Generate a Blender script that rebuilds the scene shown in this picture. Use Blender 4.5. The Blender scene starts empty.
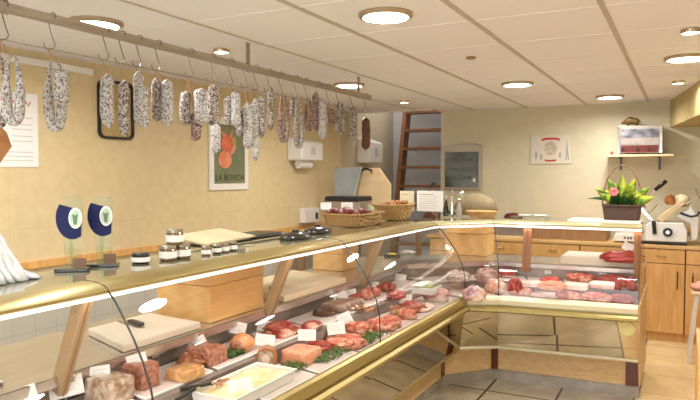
import bpy, math, random
from mathutils import Vector, Matrix, Euler, noise

S = bpy.context.scene
COL = S.collection
random.seed(7)

# ------------------------------------------------------------------ camera
CAM_H, FPX = 1.55, 640.0
YAW, PITCH = math.radians(27.5), math.radians(2.2)
cd = bpy.data.cameras.new('camera')
cam = bpy.data.objects.new('camera', cd); COL.objects.link(cam)
cam.location = (0, 0, CAM_H)
cam.rotation_euler = (math.pi/2 - PITCH, 0, YAW)
cd.sensor_width = 36.0; cd.lens = 36.0*FPX/700.0
cd.clip_start = .05
S.camera = cam

# ------------------------------------------------------------------ world, big lights, exposure
W = bpy.data.worlds.new('world'); S.world = W; W.use_nodes = True
W.node_tree.nodes['Background'].inputs[0].default_value = (.96, .97, 1.0, 1)
W.node_tree.nodes['Background'].inputs[1].default_value = .5
S.view_settings.view_transform = 'Standard'
S.view_settings.look = 'None'
S.view_settings.gamma = 1.0
S.view_settings.exposure = 0.54
S.view_settings.use_curve_mapping = False
WINDOW_POWER = 60
SPOT_POWER, SMALL_POWER = 10.5, 2.0
TUBE_POWER = .75

def area(name, loc, rot, sx, sy, power, color, parent=None):
    l = bpy.data.lights.new(name, 'AREA'); l.shape = 'RECTANGLE'; l.size = sx; l.size_y = sy
    l.energy = power; l.color = color
    o = bpy.data.objects.new(name, l); COL.objects.link(o); o.location = loc; o.rotation_euler = rot
    if parent: o.parent = parent
    return o
area('shop_window_daylight', (-.9, -1.93, 1.35), (math.radians(90), 0, 0), 3.6, 1.5, WINDOW_POWER, (.93, .96, 1))

# ------------------------------------------------------------------ helpers
def tag(o, label=None, cat=None, group=None, kind=None):
    if label: o['label'] = label
    if cat: o['category'] = cat
    if group: o['group'] = group
    if kind: o['kind'] = kind
    return o
def thing(name, loc, label, cat, group=None, rz=0):
    o = bpy.data.objects.new(name, None); COL.objects.link(o)
    o.location = loc; o.rotation_euler = (0, 0, rz); o.empty_display_size = .05
    return tag(o, label, cat, group)

class MB:
    def __init__(s): s.v = []; s.f = []
    def add(s, vs, fs, M=None):
        n = len(s.v)
        for p in vs:
            p = Vector(p)
            s.v.append(tuple(M @ p) if M else tuple(p))
        s.f += [tuple(i+n for i in f) for f in fs]
        return s
    def box(s, x0, x1, y0, y1, z0, z1, M=None):
        return s.add([(x0,y0,z0),(x1,y0,z0),(x1,y1,z0),(x0,y1,z0),(x0,y0,z1),(x1,y0,z1),(x1,y1,z1),(x0,y1,z1)],
                     [(0,3,2,1),(4,5,6,7),(0,1,5,4),(1,2,6,5),(2,3,7,6),(3,0,4,7)], M)
    def loft(s, rings, closed=True, caps=True, M=None):
        n = len(rings[0]); vs = [p for r in rings for p in r]; fs = []
        for i in range(len(rings)-1):
            for j in range(n if closed else n-1):
                k = (j+1) % n
                fs.append((i*n+j, i*n+k, (i+1)*n+k, (i+1)*n+j))
        if caps and closed:
            fs.append(tuple(reversed(range(n)))); fs.append(tuple(range((len(rings)-1)*n, len(rings)*n)))
        return s.add(vs, fs, M)
    def prism(s, poly, d, M=None):      # polygon in local XZ, thickness d along Y
        return s.loft([[(x, 0, z) for x, z in poly], [(x, d, z) for x, z in poly]], M=M)
    def tube(s, pts, r, seg=8, M=None):
        pts = [Vector(p) for p in pts]; rings = []; n = len(pts)
        rr = r if isinstance(r, (list, tuple)) else [r]*n
        prev = None
        for i, p in enumerate(pts):
            t = (pts[min(i+1, n-1)]-pts[max(i-1, 0)])
            t = t.normalized() if t.length > 1e-9 else Vector((0,0,1))
            a = prev if prev else (Vector((0,0,1)) if abs(t.z) < .9 else Vector((1,0,0)))
            a = (a - t*a.dot(t)); a = a.normalized() if a.length > 1e-6 else t.orthogonal().normalized()
            prev = a; b = t.cross(a)
            rings.append([tuple(p+(a*math.cos(q)+b*math.sin(q))*rr[i]) for q in [2*math.pi*k/seg for k in range(seg)]])
        return s.loft(rings, M=M)
    def lathe(s, prof, seg=24, c=(0,0,0), M=None):
        rings = [[(c[0]+r*math.cos(2*math.pi*k/seg), c[1]+r*math.sin(2*math.pi*k/seg), c[2]+z) for k in range(seg)] for r, z in prof]
        return s.loft(rings, M=M)
    def blob(s, c, a, b, h, seed=0, amp=.12, seg=20, rn=12, pw=1.0, fl=.25, freq=2.2):
        # lumpy body a x b x h, its flattened underside standing on c
        rings = []
        for i in range(rn+1):
            th = math.pi*(i/rn)
            sr = max(math.sin(th), .02)**pw; cz = -math.cos(th)
            ring = []
            for k in range(seg):
                q = 2*math.pi*k/seg
                cx, cy = math.cos(q), math.sin(q)
                if pw < 1:
                    m = max(abs(cx), abs(cy))**(1-pw)*1.0; cx, cy = cx/m*.93, cy/m*.93
                d = Vector((cx*sr, cy*sr, cz))
                nn = 1+amp*(noise.noise(d*freq+Vector((seed*3.1, seed*1.7, seed)))+.4*noise.noise(d*freq*2.6+Vector((seed, 3, 1))))
                z = max(cz*nn, -1+fl)
                ring.append((c[0]+d.x*nn*a/2, c[1]+d.y*nn*b/2, c[2]+(z+1-fl)/(2-fl)*h))
            rings.append(ring)
        return s.loft(rings)
    def build(s, name, mat, parent=None, smooth=False, bevel=0, kind=None):
        me = bpy.data.meshes.new(name); me.from_pydata(s.v, [], s.f); me.update()
        import bmesh
        bm = bmesh.new(); bm.from_mesh(me); bmesh.ops.recalc_face_normals(bm, faces=bm.faces); bm.to_mesh(me); bm.free()
        me.materials.append(mat)
        o = bpy.data.objects.new(name, me); COL.objects.link(o)
        if smooth:
            me.shade_smooth()
            if smooth == 'auto': me.set_sharp_from_angle(angle=math.radians(35))
        if bevel:
            m = o.modifiers.new('bevel', 'BEVEL'); m.width = bevel; m.segments = 2; m.limit_method = 'ANGLE'; m.angle_limit = math.radians(40)
        if parent: o.parent = parent
        if kind: o['kind'] = kind
        return o

def T(x=0, y=0, z=0, rx=0, ry=0, rz=0):
    return Matrix.Translation((x, y, z)) @ Euler((rx, ry, rz)).to_matrix().to_4x4()
def bx(name, mat, parent, x0, x1, y0, y1, z0, z1, bevel=0, M=None, kind=None):
    return MB().box(x0, x1, y0, y1, z0, z1, M).build(name, mat, parent, bevel=bevel, kind=kind)

# pixel of the 700 x 400 frame -> point on a real plane of the place
cy_, sy_, cp_, sp_ = math.cos(YAW), math.sin(YAW), math.cos(PITCH), math.sin(PITCH)
FW = Vector((-sy_*cp_, cy_*cp_, -sp_)); RT = Vector((cy_, sy_, 0)); UP = RT.cross(FW)
def at(u, v, x=None, y=None, z=None):
    r = FW + RT*(u-350)/FPX + UP*(200-v)/FPX
    if x is not None: t = x/r.x
    elif y is not None: t = y/r.y
    else: t = (z-CAM_H)/r.z
    return Vector((0, 0, CAM_H)) + r*t
def depth(p): return (Vector(p)-Vector((0, 0, CAM_H))).dot(FW)

# ------------------------------------------------------------------ materials
DEEP = 1.22
def mat(name, c, c2=None, scale=8, rough=.5, metal=0, bump=0, detail=4, lo=.35, hi=.65, c3=None, stretch=(1,1,1), coat=0, emis=None, es=0, trans=0, sss=0, tex='noise', spec=.5, bscale=None):
    deep = lambda q: tuple(x**DEEP for x in q) if q and max(q)-min(q) > .12 and not emis else q
    c, c2, c3 = deep(c), deep(c2), deep(c3)
    m = bpy.data.materials.new(name); m.use_nodes = True
    N, L = m.node_tree.nodes, m.node_tree.links; b = N['Principled BSDF']
    b.inputs['Base Color'].default_value = (*c, 1); b.inputs['Roughness'].default_value = rough
    b.inputs['Metallic'].default_value = metal; b.inputs['Coat Weight'].default_value = coat
    b.inputs['Specular IOR Level'].default_value = spec
    if trans: b.inputs['Transmission Weight'].default_value = trans
    if sss: b.inputs['Subsurface Weight'].default_value = sss; b.inputs['Subsurface Radius'].default_value = (.02, .008, .005)
    if emis: b.inputs['Emission Color'].default_value = (*emis, 1); b.inputs['Emission Strength'].default_value = es
    if c2 or bump:
        tc = N.new('ShaderNodeTexCoord'); mp = N.new('ShaderNodeMapping'); mp.inputs['Scale'].default_value = stretch
        L.new(tc.outputs['Object'], mp.inputs['Vector'])
        if tex == 'noise':
            t = N.new('ShaderNodeTexNoise'); t.inputs['Scale'].default_value = scale; t.inputs['Detail'].default_value = detail; out = t.outputs['Fac']
        elif tex == 'wave':
            t = N.new('ShaderNodeTexWave'); t.inputs['Scale'].default_value = scale; t.inputs['Distortion'].default_value = 6; t.inputs['Detail'].default_value = detail; t.inputs['Detail Scale'].default_value = 1.2; out = t.outputs['Fac']
        else:
            t = N.new('ShaderNodeTexVoronoi'); t.inputs['Scale'].default_value = scale; out = t.outputs['Distance']
        L.new(mp.outputs['Vector'], t.inputs['Vector'])
        if c2:
            r = N.new('ShaderNodeValToRGB'); L.new(out, r.inputs['Fac']); L.new(r.outputs['Color'], b.inputs['Base Color'])
            e = r.color_ramp.elements
            e[0].position = lo; e[0].color = (*c, 1); e[1].position = hi; e[1].color = (*c2, 1)
            if c3:
                q = e.new((lo+hi)/2); q.color = (*c3, 1)
        if bump:
            bp = N.new('ShaderNodeBump'); bp.inputs['Strength'].default_value = bump; bp.inputs['Distance'].default_value = .01
            if bscale:
                t2 = N.new('ShaderNodeTexNoise'); t2.inputs['Scale'].default_value = bscale; L.new(mp.outputs['Vector'], t2.inputs['Vector']); out = t2.outputs['Fac']
            L.new(out, bp.inputs['Height']); L.new(bp.outputs['Normal'], b.inputs['Normal'])
    return m

def glass(name, tint=(1,1,1), rough=.01, refl=1.0, ior=1.5):
    m = bpy.data.materials.new(name); m.use_nodes = True
    N, L = m.node_tree.nodes, m.node_tree.links; N.remove(N['Principled BSDF'])
    tr = N.new('ShaderNodeBsdfTransparent'); tr.inputs[0].default_value = (*tint, 1)
    gl = N.new('ShaderNodeBsdfGlossy'); gl.inputs['Roughness'].default_value = rough
    fr = N.new('ShaderNodeLayerWeight'); fr.inputs['Blend'].default_value = .5
    pw = N.new('ShaderNodeMath'); pw.operation = 'POWER'; pw.inputs[1].default_value = 5
    mu = N.new('ShaderNodeMath'); mu.operation = 'MULTIPLY_ADD'; mu.inputs[1].default_value = .9*refl; mu.inputs[2].default_value = .022*refl
    mx = N.new('ShaderNodeMixShader'); L.new(fr.outputs['Facing'], pw.inputs[0]); L.new(pw.outputs[0], mu.inputs[0]); L.new(mu.outputs[0], mx.inputs[0])
    L.new(tr.outputs[0], mx.inputs[1]); L.new(gl.outputs[0], mx.inputs[2]); L.new(mx.outputs[0], N['Material Output'].inputs[0])
    return m

def tilemat(name, c1, c2, grout, w, h, off, x0=0, y0=0, gw=.004, rough=.25, nscale=5, axis='XY', bump=.3):
    m = bpy.data.materials.new(name); m.use_nodes = True
    N, L = m.node_tree.nodes, m.node_tree.links; b = N['Principled BSDF']
    tc = N.new('ShaderNodeTexCoord'); mp = N.new('ShaderNodeMapping'); mp.inputs['Location'].default_value = (-x0, -y0, 0)
    if axis == 'YZ':
        sp = N.new('ShaderNodeSeparateXYZ'); cb = N.new('ShaderNodeCombineXYZ'); L.new(tc.outputs['Object'], sp.inputs[0])
        L.new(sp.outputs['Y'], cb.inputs['X']); L.new(sp.outputs['Z'], cb.inputs['Y']); L.new(cb.outputs[0], mp.inputs['Vector'])
    else: L.new(tc.outputs['Object'], mp.inputs['Vector'])
    br = N.new('ShaderNodeTexBrick'); br.offset = off; br.squash = 1
    br.inputs['Scale'].default_value = 1; br.inputs['Brick Width'].default_value = w; br.inputs['Row Height'].default_value = h
    br.inputs['Mortar Size'].default_value = gw; br.inputs['Mortar'].default_value = (*grout, 1)
    L.new(mp.outputs['Vector'], br.inputs['Vector'])
    nz = N.new('ShaderNodeTexNoise'); nz.inputs['Scale'].default_value = nscale; nz.inputs['Detail'].default_value = 6
    L.new(tc.outputs['Object'], nz.inputs['Vector'])
    r = N.new('ShaderNodeValToRGB'); r.color_ramp.elements[0].position = .35; r.color_ramp.elements[1].position = .68
    r.color_ramp.elements[0].color = (*c1, 1); r.color_ramp.elements[1].color = (*c2, 1)
    L.new(nz.outputs['Fac'], r.inputs['Fac']); L.new(r.outputs['Color'], br.inputs['Color1']); L.new(r.outputs['Color'], br.inputs['Color2'])
    L.new(br.outputs['Color'], b.inputs['Base Color']); b.inputs['Roughness'].default_value = rough
    bp = N.new('ShaderNodeBump'); bp.inputs['Strength'].default_value = bump; bp.inputs['Distance'].default_value = .004; bp.invert = True
    L.new(br.outputs['Fac'], bp.inputs['Height']); L.new(bp.outputs['Normal'], b.inputs['Normal'])
    return m

M = dict(
 wall_yellow = tilemat('yellow marbled wall tile', (.68,.55,.31), (.73,.60,.36), (.64,.50,.26), .6, .9, 0, y0=2.13, gw=.0015, rough=.32, nscale=14, axis='YZ', bump=.12),
 wall_white_tile = tilemat('white wall tile', (.56,.53,.45), (.60,.57,.49), (.48,.45,.38), .15, .15, 0, gw=.003, rough=.2, axis='YZ'),
 wall_beige = mat('beige plaster', (.60,.52,.38), (.63,.55,.41), scale=20, rough=.85),
 wall_back = mat('cream back wall tile', (.66,.61,.46), (.69,.64,.49), scale=12, rough=.6),
 stair_wall = mat('blue grey stairwell plaster', (.62,.63,.65), (.66,.67,.69), scale=5, rough=.9),
 ceiling = mat('white ceiling panel', (.84,.83,.87), (.87,.86,.90), scale=90, rough=.9, bump=.05),
 tbar = mat('grey beige ceiling bar', (.52,.47,.40), rough=.6),
 tline = mat('white ceiling seam', (.84,.80,.76), rough=.7),
 bulk = mat('ochre plaster', (.56,.47,.24), (.60,.51,.28), scale=9, rough=.8),
 floor = tilemat('slate grey floor tile', (.38,.33,.24), (.54,.47,.35), (.05,.04,.03), .48, .48, 0, x0=-.755, y0=4.50, gw=.009, rough=.25),
 floor_warm = tilemat('warm toned floor tile', (.70,.50,.25), (.80,.60,.34), (.46,.30,.14), .48, .48, 0, x0=-.755, y0=4.50, gw=.005, rough=.22),  # warmer, paler copy of the floor tile on the same grid
 plinth = mat('grey stone plinth', (.28,.25,.20), (.38,.34,.28), scale=9, rough=.2, coat=.4),
 laminate = mat('beige wood laminate', (.66,.47,.25), (.76,.57,.33), scale=16, rough=.35, stretch=(1,1,4)),
 brownpost = mat('red brown wood', (.16,.045,.015), (.22,.07,.022), scale=14, rough=.25, stretch=(1,1,.2)),
 brass = mat('brushed brass', (.47,.39,.17), (.53,.44,.21), scale=30, rough=.36, metal=.7, stretch=(1,.05,1)),
 cream_metal = mat('cream metal', (.80,.76,.58), rough=.35, metal=.3),
 bronze_mirror = mat('bronze mirror', (.52,.45,.32), rough=.03, metal=1.0),
 steel = mat('brushed steel', (.60,.56,.53), (.68,.64,.61), scale=40, rough=.25, metal=.9, stretch=(1,.1,1)),
 dark_steel = mat('dull steel', (.34,.29,.26), (.40,.35,.31), scale=12, rough=.35, metal=.7),
 chrome = mat('chrome', (.85,.85,.86), rough=.08, metal=1),
 liner = mat('white display liner', (.66,.57,.54), rough=.3, coat=.2),
 deckm = mat('grey brown steel deck', (.30,.25,.22), (.36,.30,.27), scale=9, rough=.3, metal=.5),
 strut = mat('beige enamel strut', (.50,.37,.22), rough=.4),
 pine = mat('orange pine wood', (.76,.48,.20), (.82,.55,.26), scale=9, rough=.4, tex='wave', stretch=(.25,.25,2.5), detail=3, lo=.1, hi=.9),
 oak = mat('honey oak wood', (.70,.41,.15), (.80,.51,.22), scale=12, rough=.35, stretch=(3,3,.3), detail=5),
 oak_dark = mat('medium brown oak', (.34,.19,.08), (.42,.24,.11), scale=12, rough=.45, stretch=(3,3,.3)),
 palewood = mat('pale beech wood', (.76,.60,.38), (.82,.67,.45), scale=10, rough=.45, stretch=(.4,3,3)),
 stairwood = mat('brown stair wood', (.27,.13,.055), (.34,.17,.075), scale=10, rough=.5, stretch=(.3,2,2)),
 beam = mat('weathered grey beam', (.30,.25,.20), (.42,.36,.30), scale=18, rough=.7, stretch=(2,.2,2)),
 white = mat('white plastic', (.82,.80,.76), rough=.35),
 board = mat('white cutting board', (.70,.62,.52), (.74,.67,.57), scale=6, rough=.45),
 board_warm = mat('cream cutting board', (.74,.60,.42), (.78,.66,.48), scale=6, rough=.45),
 paper = mat('white card', (.86,.85,.82), rough=.6),
 black = mat('black plastic', (.012,.012,.013), rough=.3),
 blacksatin = mat('satin black', (.02,.018,.016), rough=.2, coat=.4),
 darkglass = mat('smoked glass', (.05,.065,.06), (.10,.12,.11), scale=7, rough=.1, coat=.5),
 greyframe = mat('grey beige enamel', (.46,.42,.34), rough=.5),
 nose = mat('pale olive metal', (.56,.51,.30), rough=.35, metal=.3),
 strut_light_tint = mat('strut tinted by reflected light', (.50,.28,.17), rough=.4),  # right struts: reflected light put into the colour as a salmon tint
 glass = glass('clear glass', (.975,.985,.975), refl=1.0),
 glass_g = glass('green edged glass', (.80,.88,.82), refl=1.3),
 glass_top = None,
 glow = mat('lamp glow', (1,1,1), emis=(1,.93,.80), es=9),
 tube = mat('fluorescent glow', (1,1,1), emis=(1,.78,.76), es=1.5),
 ring = mat('lamp trim', (.50,.42,.30), rough=.3, metal=.6),
 joint = mat('black seal', (.02,.018,.015), rough=.4),
)
M['glass_top'] = mat('glass countertop', (.20,.19,.12), (.24,.23,.15), scale=4, rough=.06, coat=.6)
# ================================================================== setting
ZC = 2.3
XL, YB = -3.5, 7.2
def struct(name, mb, m, **k):
    o = mb.build(name, m, **k); o['kind'] = 'structure'; return o
struct('floor', MB().box(-3.6, -.275, -2.1, 7.3, -.1, 0), M['floor'])
struct('floor_right', MB().box(-.275, 1.7, -2.1, 7.3, -.1, 0), M['floor_warm'])
struct('wall_left', MB().box(XL-.1, XL, -2.1, 6.45, 0, ZC+.1), M['wall_yellow'])
struct('wall_left_back', MB().box(XL-.1, XL, 6.45, 8.1, 0, 3.2), M['wall_beige'])
struct('trim_1', MB().box(XL, XL+.012, 6.43, 6.47, 1.0, ZC), M['wall_yellow'])
struct('wall_back', MB().box(-2.54, 1.7, YB, YB+.1, 0, ZC+.1), M['wall_back'])
struct('wall_stair', MB().box(-3.6, -2.4, 8.0, 8.1, 0, 3.2), M['stair_wall'])
struct('wall_stair_side', MB().box(-2.54, -2.44, YB+.1, 8.0, 0, 3.2), M['stair_wall'])
struct('ceiling_stair', MB().box(-3.6, -2.4, 6.85, 8.1, 3.2, 3.3), M['stair_wall'])
struct('wall_right', MB().box(1.6, 1.7, -2.1, 7.2, 0, ZC+.1), M['wall_back'])
mb = MB().box(-3.6, 1.7, -2.1, -2.0, 0, .55).box(-3.6, 1.7, -2.1, -2.0, 2.15, 2.4)
mb.box(-3.6, -2.75, -2.1, -2.0, .55, 2.15).box(.95, 1.7, -2.1, -2.0, .55, 2.15)
struct('wall_front', mb, M['wall_beige'])
mb = MB()
for x in (-2.75, -1.55, -.35, .91): mb.box(x, x+.05, -2.08, -2.0, .55, 2.15)
mb.box(-2.75, .96, -2.08, -2.0, .55, .60).box(-2.75, .96, -2.08, -2.0, 2.1, 2.15)
struct('window_1', mb, M['oak_dark'])
struct('ceiling', MB().box(-3.6, 1.7, -2.1, 6.9, ZC, ZC+.06).box(-2.54, 1.7, 6.9, 7.3, ZC, ZC+.06), M['ceiling'])
mb = MB()
for x in (-3.34, -2.74, -2.14, -1.54, -.92, -.33, .27, .87):
    w = .012 if x > -1.6 else .006
    y1 = 6.9 if x < -2.54 else YB
    mb.box(x-w, x+w, -2, y1, ZC-.006, ZC)
struct('trim_2', mb, M['tbar'])
mb = MB()
y = 3.05-8*.6
while y < 7.1:
    mb.box(-3.5 if y < 6.85 else -2.54, 1.6, y-.005, y+.005, ZC-.0035, ZC-.0005); y += .6
struct('trim_3', mb, M['tline'])
struct('trim_4', MB().box(-3.5, -2.54, 6.86, 6.9, ZC-.012, ZC+.05), M['tline'])
# bulkhead over the back right corner
struct('wall_bulkhead', MB().loft([[(-.13, YB, 2.03), (1.6, YB, 2.03), (1.6, 3.6, 2.03), (.46, 3.6, 2.03)],
                                   [(-.13, YB, ZC), (1.6, YB, ZC), (1.6, 3.6, ZC), (.46, 3.6, ZC)]]), M['bulk'])
# low wall finishes on the left wall
struct('trim_5', MB().box(XL, XL+.02, -2, 6.4, .985, 1.03), M['oak'])
struct('wall_left_lower', MB().box(XL, XL+.006, -2, 6.4, 0, .90), M['wall_white_tile'])
struct('trim_6', MB().box(XL+.006, XL+.03, 1.2, 2.65, .49, .53), M['oak'])
struct('trim_7', MB().box(-.6, 1.6, YB-.02, YB, .99, 1.03), M['oak'])
o = MB().box(XL, XL+.035, .6, 2.99, 2.21, 2.25).build('cable_trunking', M['white'])
tag(o, 'white plastic cable trunking high on the yellow wall under the ceiling', 'cable trunking')

# ------------------------------------------------------------------ recessed lights
def lamp(x, y, r, power, label):
    t = thing('ceiling_light', (x, y, ZC-.02), label, 'ceiling light', 'recessed ceiling lights')
    MB().lathe([(r*1.18, .02), (r*1.18, .008), (r*1.1, .0), (r, .0), (r, .02)], 32).build('trim_ring', M['ring'], t, smooth='auto')
    MB().lathe([(.001, .012), (r*.97, .012), (r*.97, .016), (.001, .016)], 32).build('diffuser', M['glow'], t)
    l = bpy.data.lights.new('lamp_light', 'AREA'); l.shape = 'DISK'; l.size = r*1.9; l.energy = power; l.color = (1, .97, .93); l.spread = math.radians(165)
    o = bpy.data.objects.new('lamp_light', l); COL.objects.link(o); o.parent = t; o.location = (0, 0, .006)
R1, R2 = .108, .04
for x, y, r, lb in [(-2.56,2.23,R1,'large round ceiling light nearest above the hanging beam of sausages'),
    (-1.24,2.74,R1,'large round ceiling light nearest in the middle of the ceiling'),
    (-2.45,4.69,R1,'round ceiling light just beyond the far end of the hanging beam'),
    (-2.50,5.98,R2,'small spotlight in the ceiling in front of the wooden stairs'),
    (-1.21,5.27,R1,'round ceiling light above the corner of the display counter'),
    (-.63,6.53,R1,'round ceiling light closest to the back wall, above the toaster oven shelf'),
    (.0,4.60,R1,'round ceiling light at the right beside the ochre bulkhead'),
    (.02,3.75,R2,'small spotlight near the right edge, nearest of the little ones'),
    (-.05,5.75,R2,'small spotlight beside the bulkhead near the back wall'),
    (-2.45,3.05,R2,'small spotlight seen just over the beam beside its bracket')]:
    lamp(x, y, r, SPOT_POWER if r == R1 else SMALL_POWER, lb)
for x, y in [(-1.24,.5),(-2.56,.1),(.0,2.3),(.0,.2),(-1.24,-1.3)]:  # unseen downlights above the camera side, added for illumination
    lamp(x, y, R1, SPOT_POWER, 'added unseen round ceiling light over the customer side of the shop')
t = thing('smoke_detector', (*at(471,57,z=ZC).xy, ZC-.012), 'small brown disc on the ceiling between two round lights', 'smoke detector')
MB().lathe([(.03,.012),(.034,.006),(.028,0),(.001,0)], 20).build('cover', mat('tan detector', (.45,.28,.15), rough=.5), t, smooth='auto')
MB().lathe([(.012,0),(.012,-.006),(.001,-.006)], 16).build('sensor', M['dark_steel'], t)

area('stairwell_fill_light', (-2.98, 7.4, 3.12), (0,0,0), .6, .6, 7, (1,.95,.9))  # added fill lamp, brightens the stairwell walls
# ------------------------------------------------------------------ wooden stairs
t = thing('stairs', (-2.9, 7.2, 0), 'steep brown wooden open stairs rising through the ceiling opening', 'stairs')
for x, nm in ((-.29, 'stringer'), (.31, 'stringer')):
    MB().loft([[(x-.02, -.12, 0), (x+.03, -.12, 0), (x+.03, .04, 0), (x-.02, .04, 0)],
               [(x-.02, .62, 3.15), (x+.03, .62, 3.15), (x+.03, .78, 3.15), (x-.02, .78, 3.15)]]).build(nm, M['stairwood'], t)
for k in range(13):
    z = .24+k*.235; yy = -.04+.235*z
    bx('tread', M['stairwood'], t, -.26, .29, yy-.09, yy+.09, z-.016, z+.016)

# ================================================================== display counter
BASE = [(-1.53,-1.3), (-1.53,4.45), (-1.25,4.77), (-.25,4.81)]
MO = [(.90,0), (1.0,-.36), (.6,-1.65), (0,-1.3)]
MI = [(-1,0), (-1,.40), (-.36,.86), (0,.86)]
def st(k, o, z):
    b = BASE[int(k)] if k == int(k) else None
    if b is None:
        i = int(k); f = k-i; p, q = st(i, o, z), st(i+1, o, z)
        return tuple(p[j]*(1-f)+q[j]*f for j in range(3))
    m = MO[int(k)] if o >= 0 else (-MI[int(k)][0], -MI[int(k)][1])
    return (b[0]+m[0]*o, b[1]+m[1]*o, z)
def run(prof, k0, k1, name, m, parent, **kw):
    return MB().loft([[st(k0, o, z) for o, z in prof], [st(k1, o, z) for o, z in prof]]).build(name, m, parent, **kw)
def yk(y): return (y+1.3)/5.75            # station of a y on the long run, at o = 0
def xk(x): return 2+(x+1.25)/1.0
GL = [(-.09,1.185), (-.045,1.15), (.0,1.105), (.055,1.045), (.10,.985), (.14,.91), (.162,.83), (.168,.692)]
def glass_prof():
    return GL + [(o-.006, z-.003) for o, z in reversed(GL)]
def joint_line(k, parent, top=False):
    pts = [Vector(st(k, o+.004, z+.002)) for o, z in GL]
    if top: pts = [Vector(st(k, -.22, 1.203)), Vector(st(k, -.15, 1.203)), Vector(st(k, -.10, 1.196))]+pts
    MB().tube(pts, .0032, 6).build('glass_seal', M['joint'], parent)
DZ1, DZ2 = .672, .738
def unit(k0, k1, label, posts, struts, joints, mold, rear=True):
    t = thing('display_counter', (*st((k0+k1)/2, 0, 0)[:2], 0), label, 'display counter')
    inv = t.matrix_basis.inverted() if False else Matrix.Translation(-Vector(t.location))
    before = set(COL.objects)
    run([(-.02,0),(-.02,.085),(-.10,.085),(-.10,0)], k0, k1, 'toe_kick', M['plinth'], None)
    run([(-.005,.085),(-.005,.30),(-.06,.30),(-.06,.085)], k0, k1, 'base_panel', M['laminate'], None)
    for a, b in posts: run([(.0,.085),(.0,.298),(-.05,.298),(-.05,.085)], a, b, 'base_post', M['brownpost'], None)
    run([(.10,.29),(.125,.296),(.13,.308),(.12,.32),(.08,.322),(-.05,.322),(-.05,.29)], k0, k1, 'lower_trim', mold, None)
    run([(.128,.322),(.162,.59),(.137,.59),(.103,.322)], k0, k1, 'mirror_panel', M['bronze_mirror'], None)
    run([(.13,.585),(.195,.585),(.21,.597),(.21,.612),(.195,.625),(.13,.625)], k0, k1, 'moulding_bead', mold if mold is not M['cream_metal'] else M['brass'], None)
    run([(.13,.625),(.178,.625),(.188,.64),(.192,.672),(.186,.688),(.172,.696),(.155,.696),(.155,.67),(.13,.67)], k0, k1, 'upper_moulding', mold, None)
    run([(.12,.60),(.154,.60),(.154,DZ1),(-.14,DZ1),(-.14,DZ2),(-.42,DZ2),(-.42,.60)], k0, k1, 'display_deck', M['deckm'], None)
    run([(-.421,.60),(-.421,.822),(-.44,.822),(-.44,.60)], k0, k1, 'rear_riser', M['dark_steel'], None)
    run([(-.36,.823),(-.355,.828),(-.355,.858),(-.36,.862),(-.90,.862),(-.90,.823)], k0, k1, 'worktop', M['steel'], None)
    run([(-.46,0.09),(-.46,.834),(-.86,.834),(-.86,.09)], k0, k1, 'rear_cabinet', M['dark_steel'], None)
    g = run(glass_prof(), k0, k1, 'front_glass', M['glass'], None, smooth='auto')
    run([(-.22,1.172),(-.22,1.198),(-.50,1.198),(-.50,1.172)], k0, k1, 'countertop', M['glass_top'], None)
    run([(-.085,1.176),(-.08,1.186),(-.095,1.195),(-.13,1.202),(-.17,1.205),(-.22,1.203),(-.22,1.165),(-.12,1.165)], k0, k1, 'front_nose', M['brass'] if k0 < 1 else M['nose'], None, smooth='auto')
    run([(-.088,1.166),(-.088,1.173),(-.12,1.164),(-.15,1.164),(-.15,1.158),(-.10,1.158)], k0, k1, 'light_tube', M['tube'], None)
    for k in struts:
        a = Vector(st(k, -.385, .80)); b = Vector(st(k, -.20, 1.17))
        d = (Vector(st(min(k+.01, 3), -.2, 1)) - Vector(st(max(k-.01, 0), -.2, 1))).normalized()
        n = (b-a).normalized(); w = d.cross(n).normalized()*(.027 if k0 < 1 else .032); d = d*(.020 if k0 < 1 else .030)
        o = MB().loft([[tuple(p+d*i+w*j) for i, j in ((-1,-1),(1,-1),(1,1),(-1,1))] for p in (a, b)])
        s = o.build('strut', M['strut'] if k0 < 1 else M['strut_light_tint'], None, bevel=.006)
        MB().tube([a+w*1.0, b+w*1.0], .003, 6).build('seam', M['oak_dark'], None).parent = s
        for f in (.10, .82):
            p = a.lerp(b, f)
            bl = MB().tube([p-d*1.07, p+d*1.07], .006, 8).build('bolt', M['dark_steel'], None); bl.parent = s
    for k in joints: joint_line(k, None, True)
    new = [o for o in COL.objects if o not in before]
    for o in new:
        o.data.transform(inv)
        if not o.parent: o.parent = t
    return t
left = unit(0, .9995, 'long brass-edged glass display counter along the left with mirrored front', [(yk(4.38), 1), (yk(3.0), yk(3.12)), (yk(1.4), yk(1.52))], [yk(1.41), yk(2.62), yk(3.70)], [yk(1.42), yk(3.0)], M['brass'])
corner = unit(1.0005, 1.9995, 'angled corner section joining the two glass display counters', [(1.94, 2)], [], [1.0, 2.0], M['cream_metal'])
right = unit(2.0005, 3, 'short glass display counter across the back with a cream edge', [(2, 2.03), (2.915, 3)], [xk(-.99), xk(-.275)], [], M['cream_metal'])
# closed glass end of the short counter
e = [st(3, o, z) for o, z in [(.16,.695)]+[(o, z) for o, z in reversed(GL)]+[(-.47,1.172),(-.47,.87),(-.37,.87),(-.37,.70)]]
mb = MB().loft([[(x+.001, y, z) for x, y, z in e], [(x+.007, y, z) for x, y, z in e]])
o = mb.build('end_glass', M['glass'], right); o.data.transform(Matrix.Translation(-Vector(right.location)))
e = [st(3, o, z) for o, z in [(-.0,.09),(.10,.322),(.165,.60),(.165,.69),(-.84,.69),(-.84,.09)]]
o = MB().loft([[(x, y, z) for x, y, z in e], [(x+.012, y, z) for x, y, z in e]]).build('end_panel', M['laminate'], right); o.data.transform(Matrix.Translation(-Vector(right.location)))
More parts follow.
